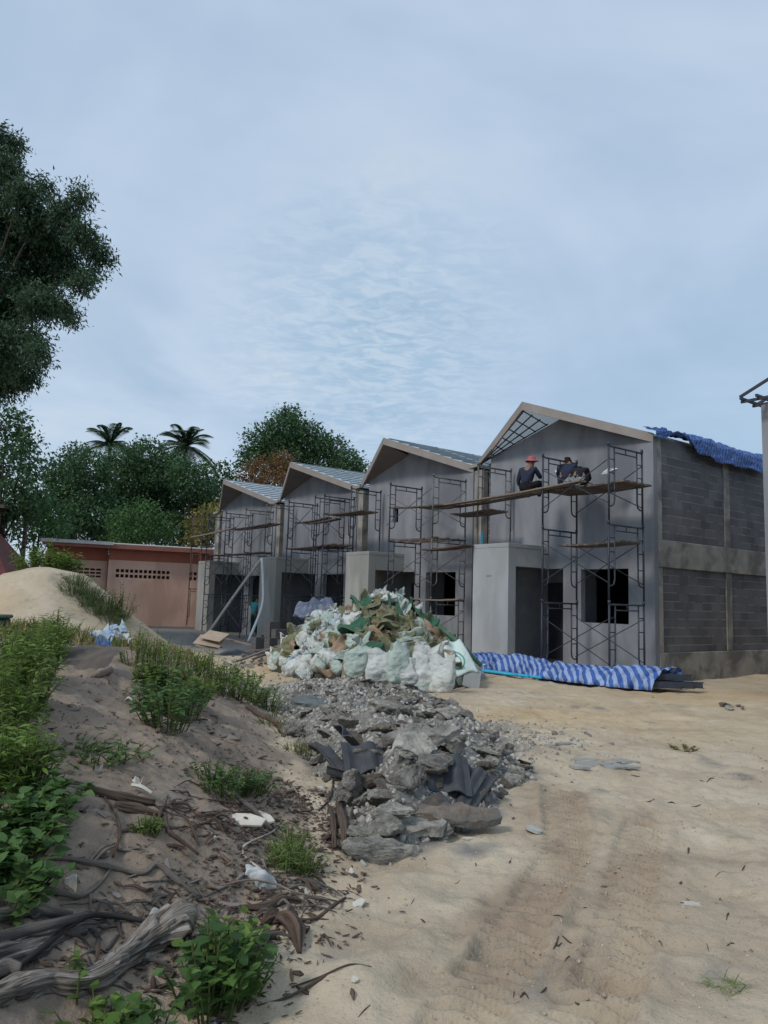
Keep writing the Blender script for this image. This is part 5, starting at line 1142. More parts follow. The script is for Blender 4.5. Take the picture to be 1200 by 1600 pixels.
def person(label, loc, rz, J, shirt, trousers, hat=None, scl=1., hood=None, shoe=None):
    """J: dict of joints in local space, +y = facing direction"""
    t = empty('person', loc, rz, label, 'person'); t.scale = (scl,)*3
    names = ['pelvis', 'belly', 'chest', 'neck', 'head', 'crown', 'shL', 'elL', 'wrL', 'shR', 'elR', 'wrR', 'hipL', 'knL', 'anL', 'toL', 'hipR', 'knR', 'anR', 'toR']
    v = [J[n] for n in names]; ix = {n: i for i, n in enumerate(names)}
    E_ = [('pelvis', 'belly'), ('belly', 'chest'), ('chest', 'neck'), ('neck', 'head'), ('head', 'crown'), ('chest', 'shL'), ('shL', 'elL'), ('elL', 'wrL'), ('chest', 'shR'), ('shR', 'elR'), ('elR', 'wrR'), ('pelvis', 'hipL'), ('hipL', 'knL'), ('knL', 'anL'), ('anL', 'toL'), ('pelvis', 'hipR'), ('hipR', 'knR'), ('knR', 'anR'), ('anR', 'toR')]
    rad = [.12, .12, .13, .055, .088, .075, .06, .043, .03, .06, .043, .03, .09, .06, .042, .035, .09, .06, .042, .035]
    e = [(ix[a], ix[b]) for a, b in E_]
    for sd_ in 'LR':
        hv, he, hr = hand(t, J['wr'+sd_], Vector(J['wr'+sd_])-Vector(J['el'+sd_])); n0 = len(v)
        v += hv[1:]; e += [(ix['wr'+sd_] if a == 0 else a+n0-1, ix['wr'+sd_] if b == 0 else b+n0-1) for a, b in he]; rad += hr[1:]
    # nose, brow and chin give the head its face
    hd, ck = Vector(J['head']), Vector(J['chest']); fwd = Vector(J.get('face', (0, 1, 0))).normalized()
    n0 = len(v); v += [tuple(hd+fwd*.085-Vector((0, 0, .01))), tuple(hd+fwd*.06-Vector((0, 0, .07)))]; e += [(ix['head'], n0), (ix['head'], n0+1)]; rad += [.016, .03]
    body = skin('body', t, v, e, rad, m_skin)
    # shirt
    sv = [J['pelvis'], J['belly'], J['chest'], J['shL'], J['elL'], tuple(Vector(J['elL']).lerp(Vector(J['wrL']), .6)), J['shR'], J['elR'], tuple(Vector(J['elR']).lerp(Vector(J['wrR']), .6)), tuple(Vector(J['chest']).lerp(Vector(J['neck']), .6))]
    skin('shirt', t, sv, [(0, 1), (1, 2), (2, 3), (3, 4), (4, 5), (2, 6), (6, 7), (7, 8), (2, 9)], [.135, .14, .15, .078, .058, .048, .078, .058, .048, .075], shirt)
    skin('trousers', t, [J['pelvis'], J['hipL'], J['knL'], tuple(Vector(J['knL']).lerp(Vector(J['anL']), .85)), J['hipR'], J['knR'], tuple(Vector(J['knR']).lerp(Vector(J['anR']), .85)), tuple(Vector(J['pelvis']).lerp(Vector(J['belly']), .4))], [(0, 1), (1, 2), (2, 3), (0, 4), (4, 5), (5, 6), (0, 7)], [.13, .105, .078, .062, .105, .078, .062, .138], trousers)
    for sd_ in 'LR':
        a, b = Vector(J['an'+sd_]), Vector(J['to'+sd_]); skin('shoe', t, [tuple(a), tuple(b)], [(0, 1)], [.055, .048], shoe or m_blk, 1)
    # hair or hat
    if hat:
        hv = MB(); c = hd+Vector((0, 0, .04)); n = 20; prof = [(.165, -.015), (.155, .0), (.10, .025), (.096, .075), (.08, .11), (.03, .125), (.001, .127)]
        V = []; Fq = []
        for r_, z_ in prof:
            for i in range(n): a = 2*PI*i/n; V.append((c.x+r_*math.cos(a)*(1+.05*math.sin(3*a)), c.y+r_*math.sin(a), c.z+z_+(.012*math.sin(2*a) if r_ > .14 else 0)))
        for j in range(len(prof)-1):
            for i in range(n): Fq.append((j*n+i, j*n+(i+1) % n, (j+1)*n+(i+1) % n, (j+1)*n+i))
        o = hv.add(V, Fq).build('hat', hat, t, True); sm = o.modifiers.new('s', 'SOLIDIFY'); sm.thickness = .008
    else:
        skin('hair', t, [tuple(hd+Vector((0, -.02, .01))), tuple(hd+Vector((0, -.012, .075)))], [(0, 1)], [.093, .088], m_hair)
    if hood:
        skin('scarf', t, [tuple(hd-fwd*.025+Vector((0, 0, .03))), tuple(hd-fwd*.03-Vector((0, 0, .08))), tuple(Vector(J['neck'])-fwd*.02)], [(0, 1), (1, 2)], [.108, .10, .10], hood)
    return t
def mirror(J, **kw):
    J = dict(J); J.update(kw); return J
zpl = 4.155
sit = dict(pelvis=(0, 0, .13), belly=(0, .06, .30), chest=(0, .13, .50), neck=(.02, .20, .65), head=(.03, .25, .76), crown=(.03, .25, .83), shL=(-.19, .12, .56), elL=(-.26, .10, .30), wrL=(-.25, .22, .10),
           shR=(.19, .13, .56), elR=(.25, .28, .38), wrR=(.16, .46, .42), hipL=(-.10, .03, .11), knL=(-.20, .40, .30), anL=(-.16, .36, -.02), toL=(-.16, .48, -.05), hipR=(.10, .03, .11), knR=(.20, .40, .28), anR=(.15, .36, -.02), toR=(.15, .48, -.05), face=(.1, 1, -.2))
def deck(s, o, z): return HW(s, o, z)
person('worker in dark shirt and faded red hat sitting on the long pale plank', deck(2.50, 1.55, zpl+.01), HROT+.25, sit, m_navy, m_blk, hat=m_pink)
sq = dict(pelvis=(0, -.02, .16), belly=(0, .06, .34), chest=(0, .20, .52), neck=(0, .30, .66), head=(-.02, .36, .76), crown=(-.02, .37, .83), shL=(-.18, .20, .57), elL=(-.24, .36, .40), wrL=(-.20, .54, .46),
          shR=(.18, .19, .57), elR=(.26, .34, .38), wrR=(.2, .52, .36), hipL=(-.10, 0, .16), knL=(-.18, .38, .42), anL=(-.15, .16, .07), toL=(-.16, .28, .035), hipR=(.10, 0, .16), knR=(.18, .38, .42), anR=(.15, .16, .07), toR=(.16, .28, .035), face=(-.3, 1, -.1))
person('worker in navy with dark head scarf squatting on the deck, facing the wall', deck(1.60, 1.15, zpl+.01), HROT+.5, sq, m_navy, m_navy, hood=m_blk, scl=1.03)
bent = mirror(sq, chest=(0, .30, .42), neck=(0, .42, .48), head=(.02, .52, .52), crown=(.02, .58, .55), shL=(-.18, .30, .46), shR=(.18, .30, .46), elL=(-.22, .44, .28), wrL=(-.18, .60, .34), elR=(.24, .42, .28), wrR=(.2, .60, .30), face=(0, 1, -.6))
person('worker in black bending low over the deck right of the head scarf worker', deck(1.24, 1.10, zpl+.01), HROT+.7, bent, m_blk, m_blk, hood=m_blk, scl=1.05)
stand = dict(pelvis=(0, 0, .88), belly=(0, .03, 1.03), chest=(0, .07, 1.24), neck=(0, .12, 1.40), head=(0, .16, 1.50), crown=(0, .17, 1.58), shL=(-.19, .06, 1.32), elL=(-.25, .12, 1.06), wrL=(-.20, .30, .94), shR=(.19, .06, 1.32), elR=(.25, .12, 1.06), wrR=(.2, .30, .94),
             hipL=(-.10, 0, .85), knL=(-.12, .04, .47), anL=(-.12, -.02, .09), toL=(-.13, .13, .04), hipR=(.10, 0, .85), knR=(.13, .02, .47), anR=(.13, 0, .09), toR=(.15, .14, .04), face=(0, 1, -.2))
pt = atY(396, 988, 30.6)
person('worker in a teal shirt standing between the two farthest porches', (pt.x, pt.y, -.16), HROT+.3, stand, m_teal, m_dteal)
# tools and bags on the deck
def lump(name, loc, sc, m, label, cat, seed=1, rot=(0, 0, 0)): return put(flat_mesh(seed, m, .4, .3, .12), name, loc, sc, rot, label=label, cat=cat)
lump('cement_bag', tuple(HW(1.22, 1.35, zpl+.09)), (1.3, .9, 1.1), m_straw, 'grey crumpled bag on the deck in front of the bending worker', 'bag', 51, (.1, -.2, .3))
lump('white_rag', tuple(HW(.62, .72, zpl+.42)), (.36, .25, 1.0), m_white, 'white rag hanging on the scaffold right of the bending worker', 'rag', 52, (1.3, .2, .8))
lump('white_rag', tuple(HW(1.95, 1.0, zpl+.52)), (.4, .2, .5), m_white, 'white rag on the scaffold brace between the workers', 'rag', 53, (.2, .2, .3))

# ================================================================== WOOD AND LITTER
def catmull(P, n=6):
    P = [Vector(p) for p in P]; P = [P[0]*2-P[1]]+P+[P[-1]*2-P[-2]]; o = []
    for i in range(1, len(P)-2):
        for k in range(n):
            t = k/n; a, b, c, d = P[i-1], P[i], P[i+1], P[i+2]
            o.append(.5*((2*b)+(c-a)*t+(2*a-5*b+4*c-d)*t*t+(3*b-a-3*c+d)*t**3))
    o.append(P[-2]); return o
def woody(name, label, pts, rad, m, seed=1, n=9, rough=.25, lift=.5, cat='branch', group=None, sub=7, knots=0):
    """pts: pixels or world vectors along the piece, rad: radii"""
    W_ = []
    for i, p in enumerate(pts):
        r = rad[min(i, len(rad)-1)]
        if len(p) == 3: W_.append(Vector(p)); continue
        q = hit(p[0], p[1]); W_.append(Vector((q.x, q.y, q.z+r*lift)))
    c = sum(W_, Vector())/len(W_); C = catmull([w-c for w in W_], sub); L = len(C)
    rr = [float(np.interp(i/(L-1)*(len(rad)-1), range(len(rad)), rad)) for i in range(L)]
    mb = MB().tube(C, rr, n); V = np.array([tuple(v) for v in mb.v]); k = np.repeat(np.arange(L), n)[:len(V)]; an = np.tile(np.arange(n), L)
    ca_, sa_ = np.cos(2*PI*an/n), np.sin(2*PI*an/n)
    d = rough*(vn(ca_*2.2+seed, sa_*2.2, k*.12, seed=seed)+.5*vn(ca_*5+seed, sa_*5, k*.2, seed=seed+1)-(.45*(np.abs(vn(ca_*6+seed, sa_*6, k*.10, seed=seed+2)) < .13) if n > 15 else 0)); cen = np.array([tuple(p) for p in C])[k]
    V = cen+(V-cen)*(1+d)[:, None]; mb.v = [tuple(v) for v in V]
    o = mb.build(name, m, None, n > 6); o.location = c; return tag(o, label, cat, group)
B = 'branches and logs on the dirt bank'
woody('log', 'thick pale weathered log running in from the lower left corner', [(-90, 1592), (0, 1572), (70, 1556), (130, 1548), (190, 1525)], [.042, .044, .042, .04, .04], m_wood, 3, 40, .36, .6, 'log', sub=12)
woody('log', 'broad split log end flaring up to a torn stump beside the jagged plant', [(165, 1535), (205, 1510), (240, 1485), (275, 1466), (292, 1470)], [.04, .052, .065, .075, .03], m_wood, 9, 44, .5, .7, 'log', sub=12)
woody('log', 'grey split log lying above the pale log at the left edge', [(-70, 1545), (0, 1512), (60, 1488), (120, 1462), (150, 1455)], [.042, .044, .04, .032, .012], m_wood_grey, 13, 36, .45, .5, 'log', sub=10)
woody('log', 'long grey brown pole on top of the grey split log', [(-60, 1510), (30, 1487), (90, 1470), (140, 1446)], [.022, .022, .018, .012], m_wood_grey, 15, 9, .2, 3.2)
woody('branch', 'black charred curved branch arching over the grey split log', [(20, 1532), (75, 1495), (130, 1462), (170, 1450), (215, 1452), (262, 1470)], [.011, .013, .014, .012, .01, .006], m_wood_black, 17, 9, .12, 3)
woody('log', 'short pale log stub at the left edge between the two long logs', [(-40, 1560), (0, 1545), (28, 1535)], [.03, .03, .026], m_wood, 19, 10, .2, 1.5, 'log')
woody('branch', 'smooth brown curved branch rising right from the left edge logs', [(-10, 1450), (15, 1438), (40, 1412), (80, 1410), (125, 1409), (155, 1393), (172, 1362)], [.019, .018, .016, .015, .013, .01, .006], m_wood, 23, 9, .12, 1.4)
woody('branch', 'grey branches bundle lying flat at the left edge', [(-30, 1444), (40, 1442), (80, 1440), (110, 1441)], [.022, .024, .02, .015], m_wood_grey, 25, 9, .3, 1)
woody('branch', 'long root crossing the bare dirt from the left weeds', [(50, 1345), (100, 1350), (150, 1357), (190, 1371), (225, 1366), (245, 1358), (275, 1378), (312, 1402)], [.008, .011, .012, .013, .013, .014, .018, .012], m_wood, 27, 9, .22, .8)
woody('branch', 'thin arching brown twig on bare dirt left of the bright tuft', [(163, 1250), (178, 1275), (186, 1300), (185, 1325), (176, 1352)], [.005, .008, .009, .008, .006], m_wood_dark, 29, 7, .1, 2)
woody('log', 'dark brown log lying below the sparse weeds on the slope', [(100, 1226), (140, 1236), (190, 1252), (240, 1262)], [.014, .02, .026, .02], m_wood_dark, 31, 30, .5, .7, 'log')
woody('log', 'layered dark split log at the right end of the dark brown log', [(180, 1262), (215, 1272), (255, 1282)], [.018, .028, .012], m_wood_dark, 33, 30, .6, .6, 'log')
woody('branch', 'curved twig in the dark tangle below the bright tuft', [(258, 1280), (262, 1305), (285, 1322), (310, 1338)], [.01, .011, .01, .007], m_wood_dark, 35, 7, .2, 1)
woody('log', 'grey broken wood chunk pointing up right of the ferny weed', [(362, 1518), (385, 1500), (408, 1486), (420, 1476)], [.022, .03, .028, .014], m_wood_grey, 37, 12, .35, 1.0, 'log')
woody('stump', 'shredded reddish brown root stump at the edge of the sand', [(425, 1452), (445, 1462), (462, 1480), (468, 1506)], [.018, .034, .030, .008], m_wood_dark, 39, 34, .75, .9, 'stump')
woody('stump', 'dark rotten wood knot beside the shredded stump', [(410, 1460), (425, 1452), (440, 1448)], [.014, .026, .014], m_wood_dark, 41, 30, .6, 1.1, 'stump')
woody('log', 'dark rotten log low under the long pale twig', [(375, 1425), (410, 1428), (440, 1420), (470, 1412)], [.012, .02, .02, .01], m_wood_dark, 43, 24, .5, .7, 'log')
woody('twig', 'long pale thin twig lying across the dark debris below the plastic bag', [(345, 1398), (390, 1394), (430, 1397), (460, 1408), (512, 1413)], [.005, .005, .006, .005, .004], m_plank2, 45, 6, .1, 8, 'twig')
woody('twig', 'dark forked twig lying on the sand at the picture bottom', [(402, 1568), (450, 1560), (490, 1550), (520, 1535)], [.003, .006, .007, .004], m_wood_dark, 47, 6, .2, 1, 'twig')
woody('twig', 'second dark twig above the forked one on the sand', [(455, 1550), (500, 1540), (545, 1528), (580, 1524)], [.003, .004, .004, .002], m_wood_dark, 48, 6, .2, 1, 'twig')
woody('branch', 'dark stick curving from the stump up to the sand edge', [(460, 1455), (495, 1440), (520, 1420), (540, 1402)], [.006, .009, .01, .006], m_wood_dark, 49, 7, .3, 1)
woody('log', 'dark mossy log lying along the upper right of the bank', [(385, 1108), (405, 1120), (425, 1133), (445, 1146)], [.035, .04, .04, .03], m_wood_dark, 51, 12, .25, .7, 'log')
woody('log', 'pale cut wood piece below the brown mat on the bank crest', [(147, 1060), (158, 1056), (171, 1051)], [.03, .038, .036], m_plank2, 53, 12, .15, .8, 'log')
woody('branch', 'bare white twig sticking up beside the pale cut piece', [(160, 1052), (158, 1038), (150, 1022), (137, 1008)], [.008, .007, .006, .004], m_plank2, 54, 6, .1, 3)
for i, (P, r) in enumerate((([(540, 1335), (536, 1300), (530, 1268), (538, 1240)], .04), ([(522, 1330), (520, 1295), (512, 1262)], .03), ([(552, 1325), (548, 1290), (552, 1262)], .025), ([(505, 1320), (525, 1312), (545, 1316)], .022), ([(498, 1268), (515, 1250), (520, 1228), (508, 1205)], .012))):
    woody('root', 'reddish brown torn root standing at the left edge of the rubble', P, [r*.45, r*.62, r*.58, r*.2], m_wood_dark, 60+i, 26, .7, 1.2, 'root', 'torn roots at the left edge of the rubble')
for i in range(46):   # dark tangle of roots
    x0, y0 = random.gauss(300, 38), random.gauss(1277, 22); a = random.gauss(.25, .55); l = random.uniform(22, 70)
    P = [(x0+math.cos(a)*l*t, y0+math.sin(a)*l*t*.55+random.gauss(0, 3)) for t in (0, .35, .7, 1)]; r = random.uniform(.003, .010)
    woody('root', 'thin dark root strip in the tangle on the middle of the bank', P, [r*.5, r, r, r*.4], m_wood_dark, 100+i, 6, .3, random.uniform(.5, 4), 'root', 'root strips tangled on the middle of the bank', 4)
for i in range(110):   # brushwood around the logs and lower middle
    cx_, cy_, sx_, sy_ = random.choice(((235, 1400, 35, 16), (430, 1410, 45, 18), (390, 1480, 40, 20), (110, 1455, 70, 25), (480, 1390, 25, 20), (60, 1500, 60, 30), (200, 1440, 50, 20), (110, 1530, 70, 25)))
    x0, y0 = random.gauss(cx_, sx_), random.gauss(cy_, sy_); a = random.gauss(.0, .8); l = random.uniform(18, 75)
    P = [(x0+math.cos(a)*l*t, y0+math.sin(a)*l*t*.5+random.gauss(0, 2.5)) for t in (0, .35, .7, 1)]; r = random.uniform(.002, .009)
    woody('stick', 'dry broken stick in the brushwood along the foot of the bank', P, [r*.6, r, r, r*.4], random.choice((m_wood_dark, m_wood, m_wood_grey)), 200+i, 6, .3, random.uniform(.5, 5), 'stick', 'broken sticks along the foot of the bank', 4)
# flat chips: bark and wood, countable ones first
def chip_mesh(seed, m):
    R = random.Random(seed); n = 8; mb = MB(); L = R.uniform(.9, 1.2); wd_ = R.uniform(.18, .4); top = []; bot = []
    for i in range(n):
        a = 2*PI*i/n; x = math.cos(a)*L/2*R.uniform(.75, 1.1); y = math.sin(a)*wd_/2*R.uniform(.6, 1.1); b = .10*math.sin(x*2.5+seed); top.append((x, y, b+.05)); bot.append((x, y, b-.03))
    mb.add(top+bot, [tuple(range(n)), tuple(range(2*n-1, n-1, -1))]+[(i, n+i, n+(i+1) % n, (i+1) % n) for i in range(n)])
    me = mb.mesh('bark_chip'); me.materials.append(m); return me
BC = [chip_mesh(k, m_chip if k % 3 else m_wood_grey) for k in range(7)]
k = 0
while k < 190:
    px, py = random.uniform(70, 560), random.uniform(1090, 1420)
    p = hit(px, py); 
    if toe(p.y) < p.x-.05 or p.y > 12: continue
    s = random.uniform(.03, .11)*(1.25 if p.y > 6 else 1)
    put(random.choice(BC), 'bark_chip', (p.x, p.y, p.z+.006), s, (random.gauss(0, .25), random.gauss(0, .25), random.uniform(0, 6.3)), label='brown bark chip lying on the bare dirt bank', cat='wood chip', group='bark chips on the dirt bank'); k += 1
cz = [(np.array([v.co for v in me.vertices]), [tuple(p.vertices) for p in me.polygons]) for me in BC[:4]]
def litter(name, label, x, y, size, m, lift=.006):
    z = HT(x, y, True)+lift; n = len(x); parts = []; ids = rng.integers(0, 4, n)
    for i in range(4):
        s_ = ids == i; nn = int(s_.sum())
        if nn: yd = rdir(nn); yd[:, 2] *= .2; parts.append(instance(cz[i][0], cz[i][1], np.column_stack([x, y, z])[s_], yd, np.tile([[0, 0, 1.]], (nn, 1))+rng.normal(size=(nn, 3))*.2, size[s_]))
    V, Fs = merge(parts); by = {}
    for f in Fs: by.setdefault(f.shape[1], []).append(f)
    return tag(link(name, np_mesh(name, V, [np.concatenate(v) for v in by.values()]), m), label, 'debris', kind='stuff')
x, y = scatter(30000, (-7, 1.2), (2.3, 14), lambda x, y: (toe(y) > x-.25)*np.clip(.45+.9*fbm(x*1.3, y*1.3, seed=401), .06, 1)*np.clip(1.3-(toe(y)-x)*.25, .25, 1)); litter('wood_litter', 'fine brown bark and leaf litter over the dirt bank', x, y, np.clip(rng.lognormal(-3.95, .5, len(x)), .008, .06), m_chip)
x, y = scatter(3800, (-1, 5), (2.4, 14), lambda x, y: (toe(y) < x)*np.clip(.15+.8*fbm(x*1.2, y*1.2, seed=402), .03, 1)); litter('sand_litter', 'scattered small dark splinters on the sand', x, y, np.clip(rng.lognormal(-4.3, .5, len(x)), .006, .045), m_twig)
x, y = scatter(9000, (-1.3, .5), (2.9, 6.5), lambda x, y: np.exp(-((x-toe(y)+.15)/.32)**2)*.95); litter('toe_litter', 'dense splinters and bark where the bank meets the sand', x, y, np.clip(rng.lognormal(-3.6, .5, len(x)), .01, .09), m_chip)
for i in range(36):
    px, py = random.uniform(520, 1190), random.uniform(1180, 1590); a = random.uniform(0, PI); l = random.uniform(8, 26)
    P = [(px+math.cos(a)*l*t, py+math.sin(a)*l*t*.6+random.gauss(0, 1.2)) for t in (0, .5, 1)]; r = random.uniform(.002, .005)*(1.4 if py < 1350 else 1)
    woody('twig', 'short dark twig lying on the open sand', P, [r*.6, r, r*.4], m_wood_dark, 300+i, 5, .2, .8, 'twig', 'short twigs on the open sand', 4)
# boards
def board(name, label, px, py, L, Wd, T, rz, tilt, m, cat='board', lift=.02, group=None):
    p = hit(px, py); mb = MB(); n = 7; R = random.Random(int(px)); P = [(-L/2, -Wd/2), (L/2*R.uniform(.9, 1), -Wd/2*R.uniform(.7, 1)), (L/2, Wd/2*R.uniform(.2, 1)), (L*.1, Wd/2*R.uniform(.9, 1.1)), (-L/2*R.uniform(.85, 1), Wd/2)]
    k_ = len(P); mb.add([(a, b, 0) for a, b in P]+[(a, b, T) for a, b in P], [tuple(range(k_-1, -1, -1)), tuple(range(k_, 2*k_))]+[(i, (i+1) % k_, (i+1) % k_+k_, i+k_) for i in range(k_)], [(a*3, b*3) for a, b in P]*2)
    o = fixn(mb.build(name, m)); o.location = (p.x, p.y, p.z+lift); o.rotation_euler = (tilt[0], tilt[1], rz); bevel(o, .002); return tag(o, label, cat, group)
board('board', 'pointed cream white board lying in the dark debris on the bank', 382, 1288, .27, .12, .014, -.12, (.35, 0), m_board)
board('board', 'second cream board right of the pointed one, under the split plank', 412, 1290, .26, .07, .014, -.9, (.2, 0), m_board, lift=.03)
woody('split_plank', 'long split grey plank slanting down across the cream boards', [(352, 1240), (375, 1262), (398, 1284), (424, 1308)], [.012, .014, .014, .012], m_wood_grey, 71, 6, .1, 4, 'plank')
woody('split_plank', 'short pale split plank lying on the layered dark log', [(205, 1236), (220, 1243), (236, 1250)], [.012, .016, .012], m_board, 72, 6, .2, 2.5, 'plank')
woody('split_plank', 'pair of pale split laths leaning below the arching twig, upper one', [(140, 1352), (158, 1336), (178, 1324)], [.006, .008, .006], m_plank2, 73, 6, .2, 3, 'plank')
woody('split_plank', 'pair of pale split laths leaning below the arching twig, lower one', [(146, 1358), (164, 1343), (182, 1331)], [.005, .007, .005], m_plank2, 74, 6, .2, 3, 'plank')
# rope and plastic bag
m_rope = mat('cream_rope', (.55, .49, .40), (.42, .37, .30), 30, .85, .3)
woody('rope', 'cream coloured rope looping from the plastic bag round to the boards', [(408, 1365), (395, 1352), (382, 1340), (379, 1328), (392, 1318), (410, 1312), (424, 1305), (438, 1298)], [.006]*8, m_rope, 75, 7, .05, 2, 'rope')
woody('rope', 'second cream rope end curving right behind the plastic bag', [(425, 1365), (445, 1368), (452, 1358), (440, 1345), (428, 1332), (424, 1318)], [.005]*6, m_rope, 76, 7, .05, 2, 'rope')
m_plastic = leafmat('cloudy_plastic_film', (.62, .66, .66), (.72, .74, .74), .35, .05, .25)
p = hit(408, 1388); pb = flat_mesh(77, m_plastic, .17, .15, .03); put(pb, 'plastic_bag', (p.x, p.y, p.z+.05), (1, 1, .8), (.65, .1, .2), label='cloudy white plastic bag tied to the rope on the bank', cat='plastic bag')
def scrap(px, py, s, label, m=m_plastic, seed=80, cat='scrap', group='white plastic scraps on the bank'):
    p = hit(px, py); put(flat_mesh(seed, m, .2, .15, .025), 'plastic_scrap', (p.x, p.y, p.z+.02*s), s, (random.uniform(-.3, .6), random.uniform(-.3, .3), random.uniform(0, 6)), label=label, cat=cat, group=group)
scrap(108, 1392, .36, 'small white shard standing alone on the bare dirt left', m_board, 81); scrap(252, 1440, .45, 'white scrap caught beside the black branch', m_plastic, 82); scrap(268, 1455, .4, 'pale cloudy scrap just above the log end', m_plastic, 83)
scrap(205, 1100, .5, 'crumpled white tissue on the dirt left of the round bush', m_board, 84); scrap(333, 1318, .22, 'tiny white scrap below the root tangle', m_board, 85); scrap(480, 1400, .3, 'white peeled scrap by the stump edge', m_board, 86); scrap(215, 1225, .3, 'white flake above the layered dark log', m_board, 87); scrap(545, 1362, .4, 'white splintered piece at the bank foot near the rubble', m_board, 88)
m_bluep = leafmat('blue_plastic_film', (.10, .22, .55), (.2, .35, .7), .3, .05, .3); scrap(350, 1640, .5, 'blue plastic bag just entering the bottom edge of the picture', m_bluep, 89, 'plastic bag', None)
# brown mat, rubbish and boxes behind the crest
p = hit(125, 1040); o = put(flat_mesh(90, mat('grey_brown_mat', (.13, .11, .095), (.09, .075, .065), 6, .9, .3), 1.0, .75, .05), 'brown_mat', (p.x, p.y, p.z+.05), .8, (.30, .05, -.2), label='grey brown mat lying on the crest of the bank', cat='mat')
for i in range(16):
    q = hit(random.uniform(150, 192), random.uniform(992, 1010)); put(flat_mesh(91+i % 3, (m_sackb, m_sackw, m_bluep)[i % 3], .3, .2, .05), 'litter_bag', (q.x, q.y, q.z+.08), random.uniform(.6, 1.1), (random.uniform(-.6, .9), random.uniform(-.6, .6), random.uniform(0, 6)), label='bluish white plastic litter in the small rubbish heap behind the bank crest', cat='litter', group='plastic litter behind the bank crest')
p = hit(8, 985); bx = empty('green_box', (p.x-.35, p.y, p.z-.1), .3, 'dark green plastic box half hidden by weeds at the left edge', 'box')
mg = mat('dark_green_plastic', (.02, .06, .04), (.015, .045, .03), 8, .5, 0); bevel(MB().box(-.35, .35, -.25, .25, -.15, .28).build('body', mg, bx), .02); bevel(MB().box(-.38, .38, -.28, .28, .283, .34).build('lid', mg, bx), .02)
# ---- site clutter between the bank and the far houses
m_grit = mat('dark_grit', (.115, .12, .125), (.075, .078, .083), 25, .95, .4)
def mound(name, label, px, py, Yd, rx, ry, h, m, cat='heap'):
    c = atY(px, py, Yd); n = 40; V = []; F_ = []
    for j in range(13):
        t = j/12
        for i in range(n):
            a = 2*PI*i/n; x_, y_ = math.cos(a)*rx*t, math.sin(a)*ry*t; V.append((x_, y_, h*(1-t**1.5)*(1+.3*vn(np.array([x_*2+px]), np.array([y_*2]))[0])-.12*t))
    for j in range(12):
        for i in range(n): F_.append((j*n+i, j*n+(i+1) % n, (j+1)*n+(i+1) % n, (j+1)*n+i))
    o = MB().add(V, F_).build(name, m, None, True); o.location = (c.x, c.y, H1(c.x, c.y)-.02); o.rotation_euler = (0, 0, -.3); return tag(o, label, cat)
mound('grit_heap', 'flat dark grey grit heap in front of the two farthest porches', 390, 1005, 21.5, 1.3, 1.3, .28, m_grit)
mound('grit_heap', 'small dark grey grit heap left of the tan boards, under the farthest porch', 300, 1000, 24, 1.1, 1.1, .32, m_grit)
def wboard(label, px, py, Yd, L, Wd, rz, tilt, m, dz=.0):
    c = atY(px, py, Yd); z = c.z+dz; o = bevel(MB().box(-L/2, L/2, -Wd/2, Wd/2, -.01, .01).build('plywood', m), .004); o.location = (c.x, c.y, z); o.rotation_euler = (tilt[0], tilt[1], rz); tag(o, label, 'board', 'plywood sheets on the stack of blocks')
m_ply = mat('tan_plywood', (.42, .33, .245), (.34, .265, .20), 5, .85, .1)
for i, (px, py, l, w_, rz) in enumerate(((328, 1000, .75, .5, -.15), (335, 996, .65, .45, -.4), (325, 1006, .6, .4, .1))): wboard(('lowest', 'topmost', 'middle')[i]+' tan plywood sheet on the small pile before the farthest porch', px, py, 20.5, l, w_, rz, (.45, .12), m_ply, (-.03, .04, 0)[i])
def blockmesh():
    mb = MB(); out = [(-.195, -.095), (.195, -.095), (.195, .095), (-.195, .095)]; hol = [[(-.165+i*.12, -.065), (-.165+i*.12, .065), (-.165+i*.12+.09, .065), (-.165+i*.12+.09, -.065)] for i in range(3)]
    m_ = panel(out, hol, 0, .19); me = m_.mesh('hollow_block'); bm = bmesh.new(); bm.from_mesh(me); bmesh.ops.recalc_face_normals(bm, faces=bm.faces)
    bmesh.ops.rotate(bm, verts=bm.verts, matrix=Matrix.Rotation(PI/2, 3, 'X')); bm.to_mesh(me); bm.free(); me.materials.append(mat('hollow_block_concrete', (.13, .125, .125), (.09, .087, .088), 20, .95, .5)); return me
BM_ = blockmesh()
def blk(px, py, Yd, lay_, rz, lb):
    c = atY(px, py, Yd); put(BM_, 'hollow_block', (c.x, c.y, H1(c.x, c.y)+.19*(lay_+1)), 1., (0, 0, rz), label=lb, cat='concrete block', group='hollow concrete blocks left of the sack heap')
for (px, Yd) in ((404, 19.4), (425, 19.2), (446, 19.0)):
    for l in range(2): blk(px, 1020, Yd, l, .9, 'dark hollow concrete block in the low stack left of the sack heap')
for l in range(4): blk(424, 1000, 20.6, l, 1.0, 'dark hollow block in the taller column behind the low block stack')
for l in range(3): blk(436, 1000, 20.2, l, .8, 'dark hollow block in the shorter column beside the taller one'); 
for l in range(2): blk(412, 1000, 21.0, l, .9, 'dark hollow block in the lowest column left of the taller one')
def pole(name, label, pts, r, m, cat='pole', group=None):
    P = [atY(*p) for p in pts]; return tag(MB().tube(catmull(P, 5), r, 8).build(name, m, None, True), label, cat, group)
pole('leaning_pole', 'straight pale pole leaning from the third porch down to the left', [(409, 872, 28.2), (368, 928, 27.9), (325, 990, 27.2)], .05, mat('pale_bamboo', (.46, .43, .38), (.36, .33, .29), 8, .7, .1))
pole('bent_pipe', 'long pale pipe bending down in front of the third porch edge', [(409, 872, 28.0), (411, 910, 27.9), (409, 948, 27.6), (388, 1002, 26.6)], .05, wp, 'pipe')
GP = 'loose planks lying left of the sack heap'
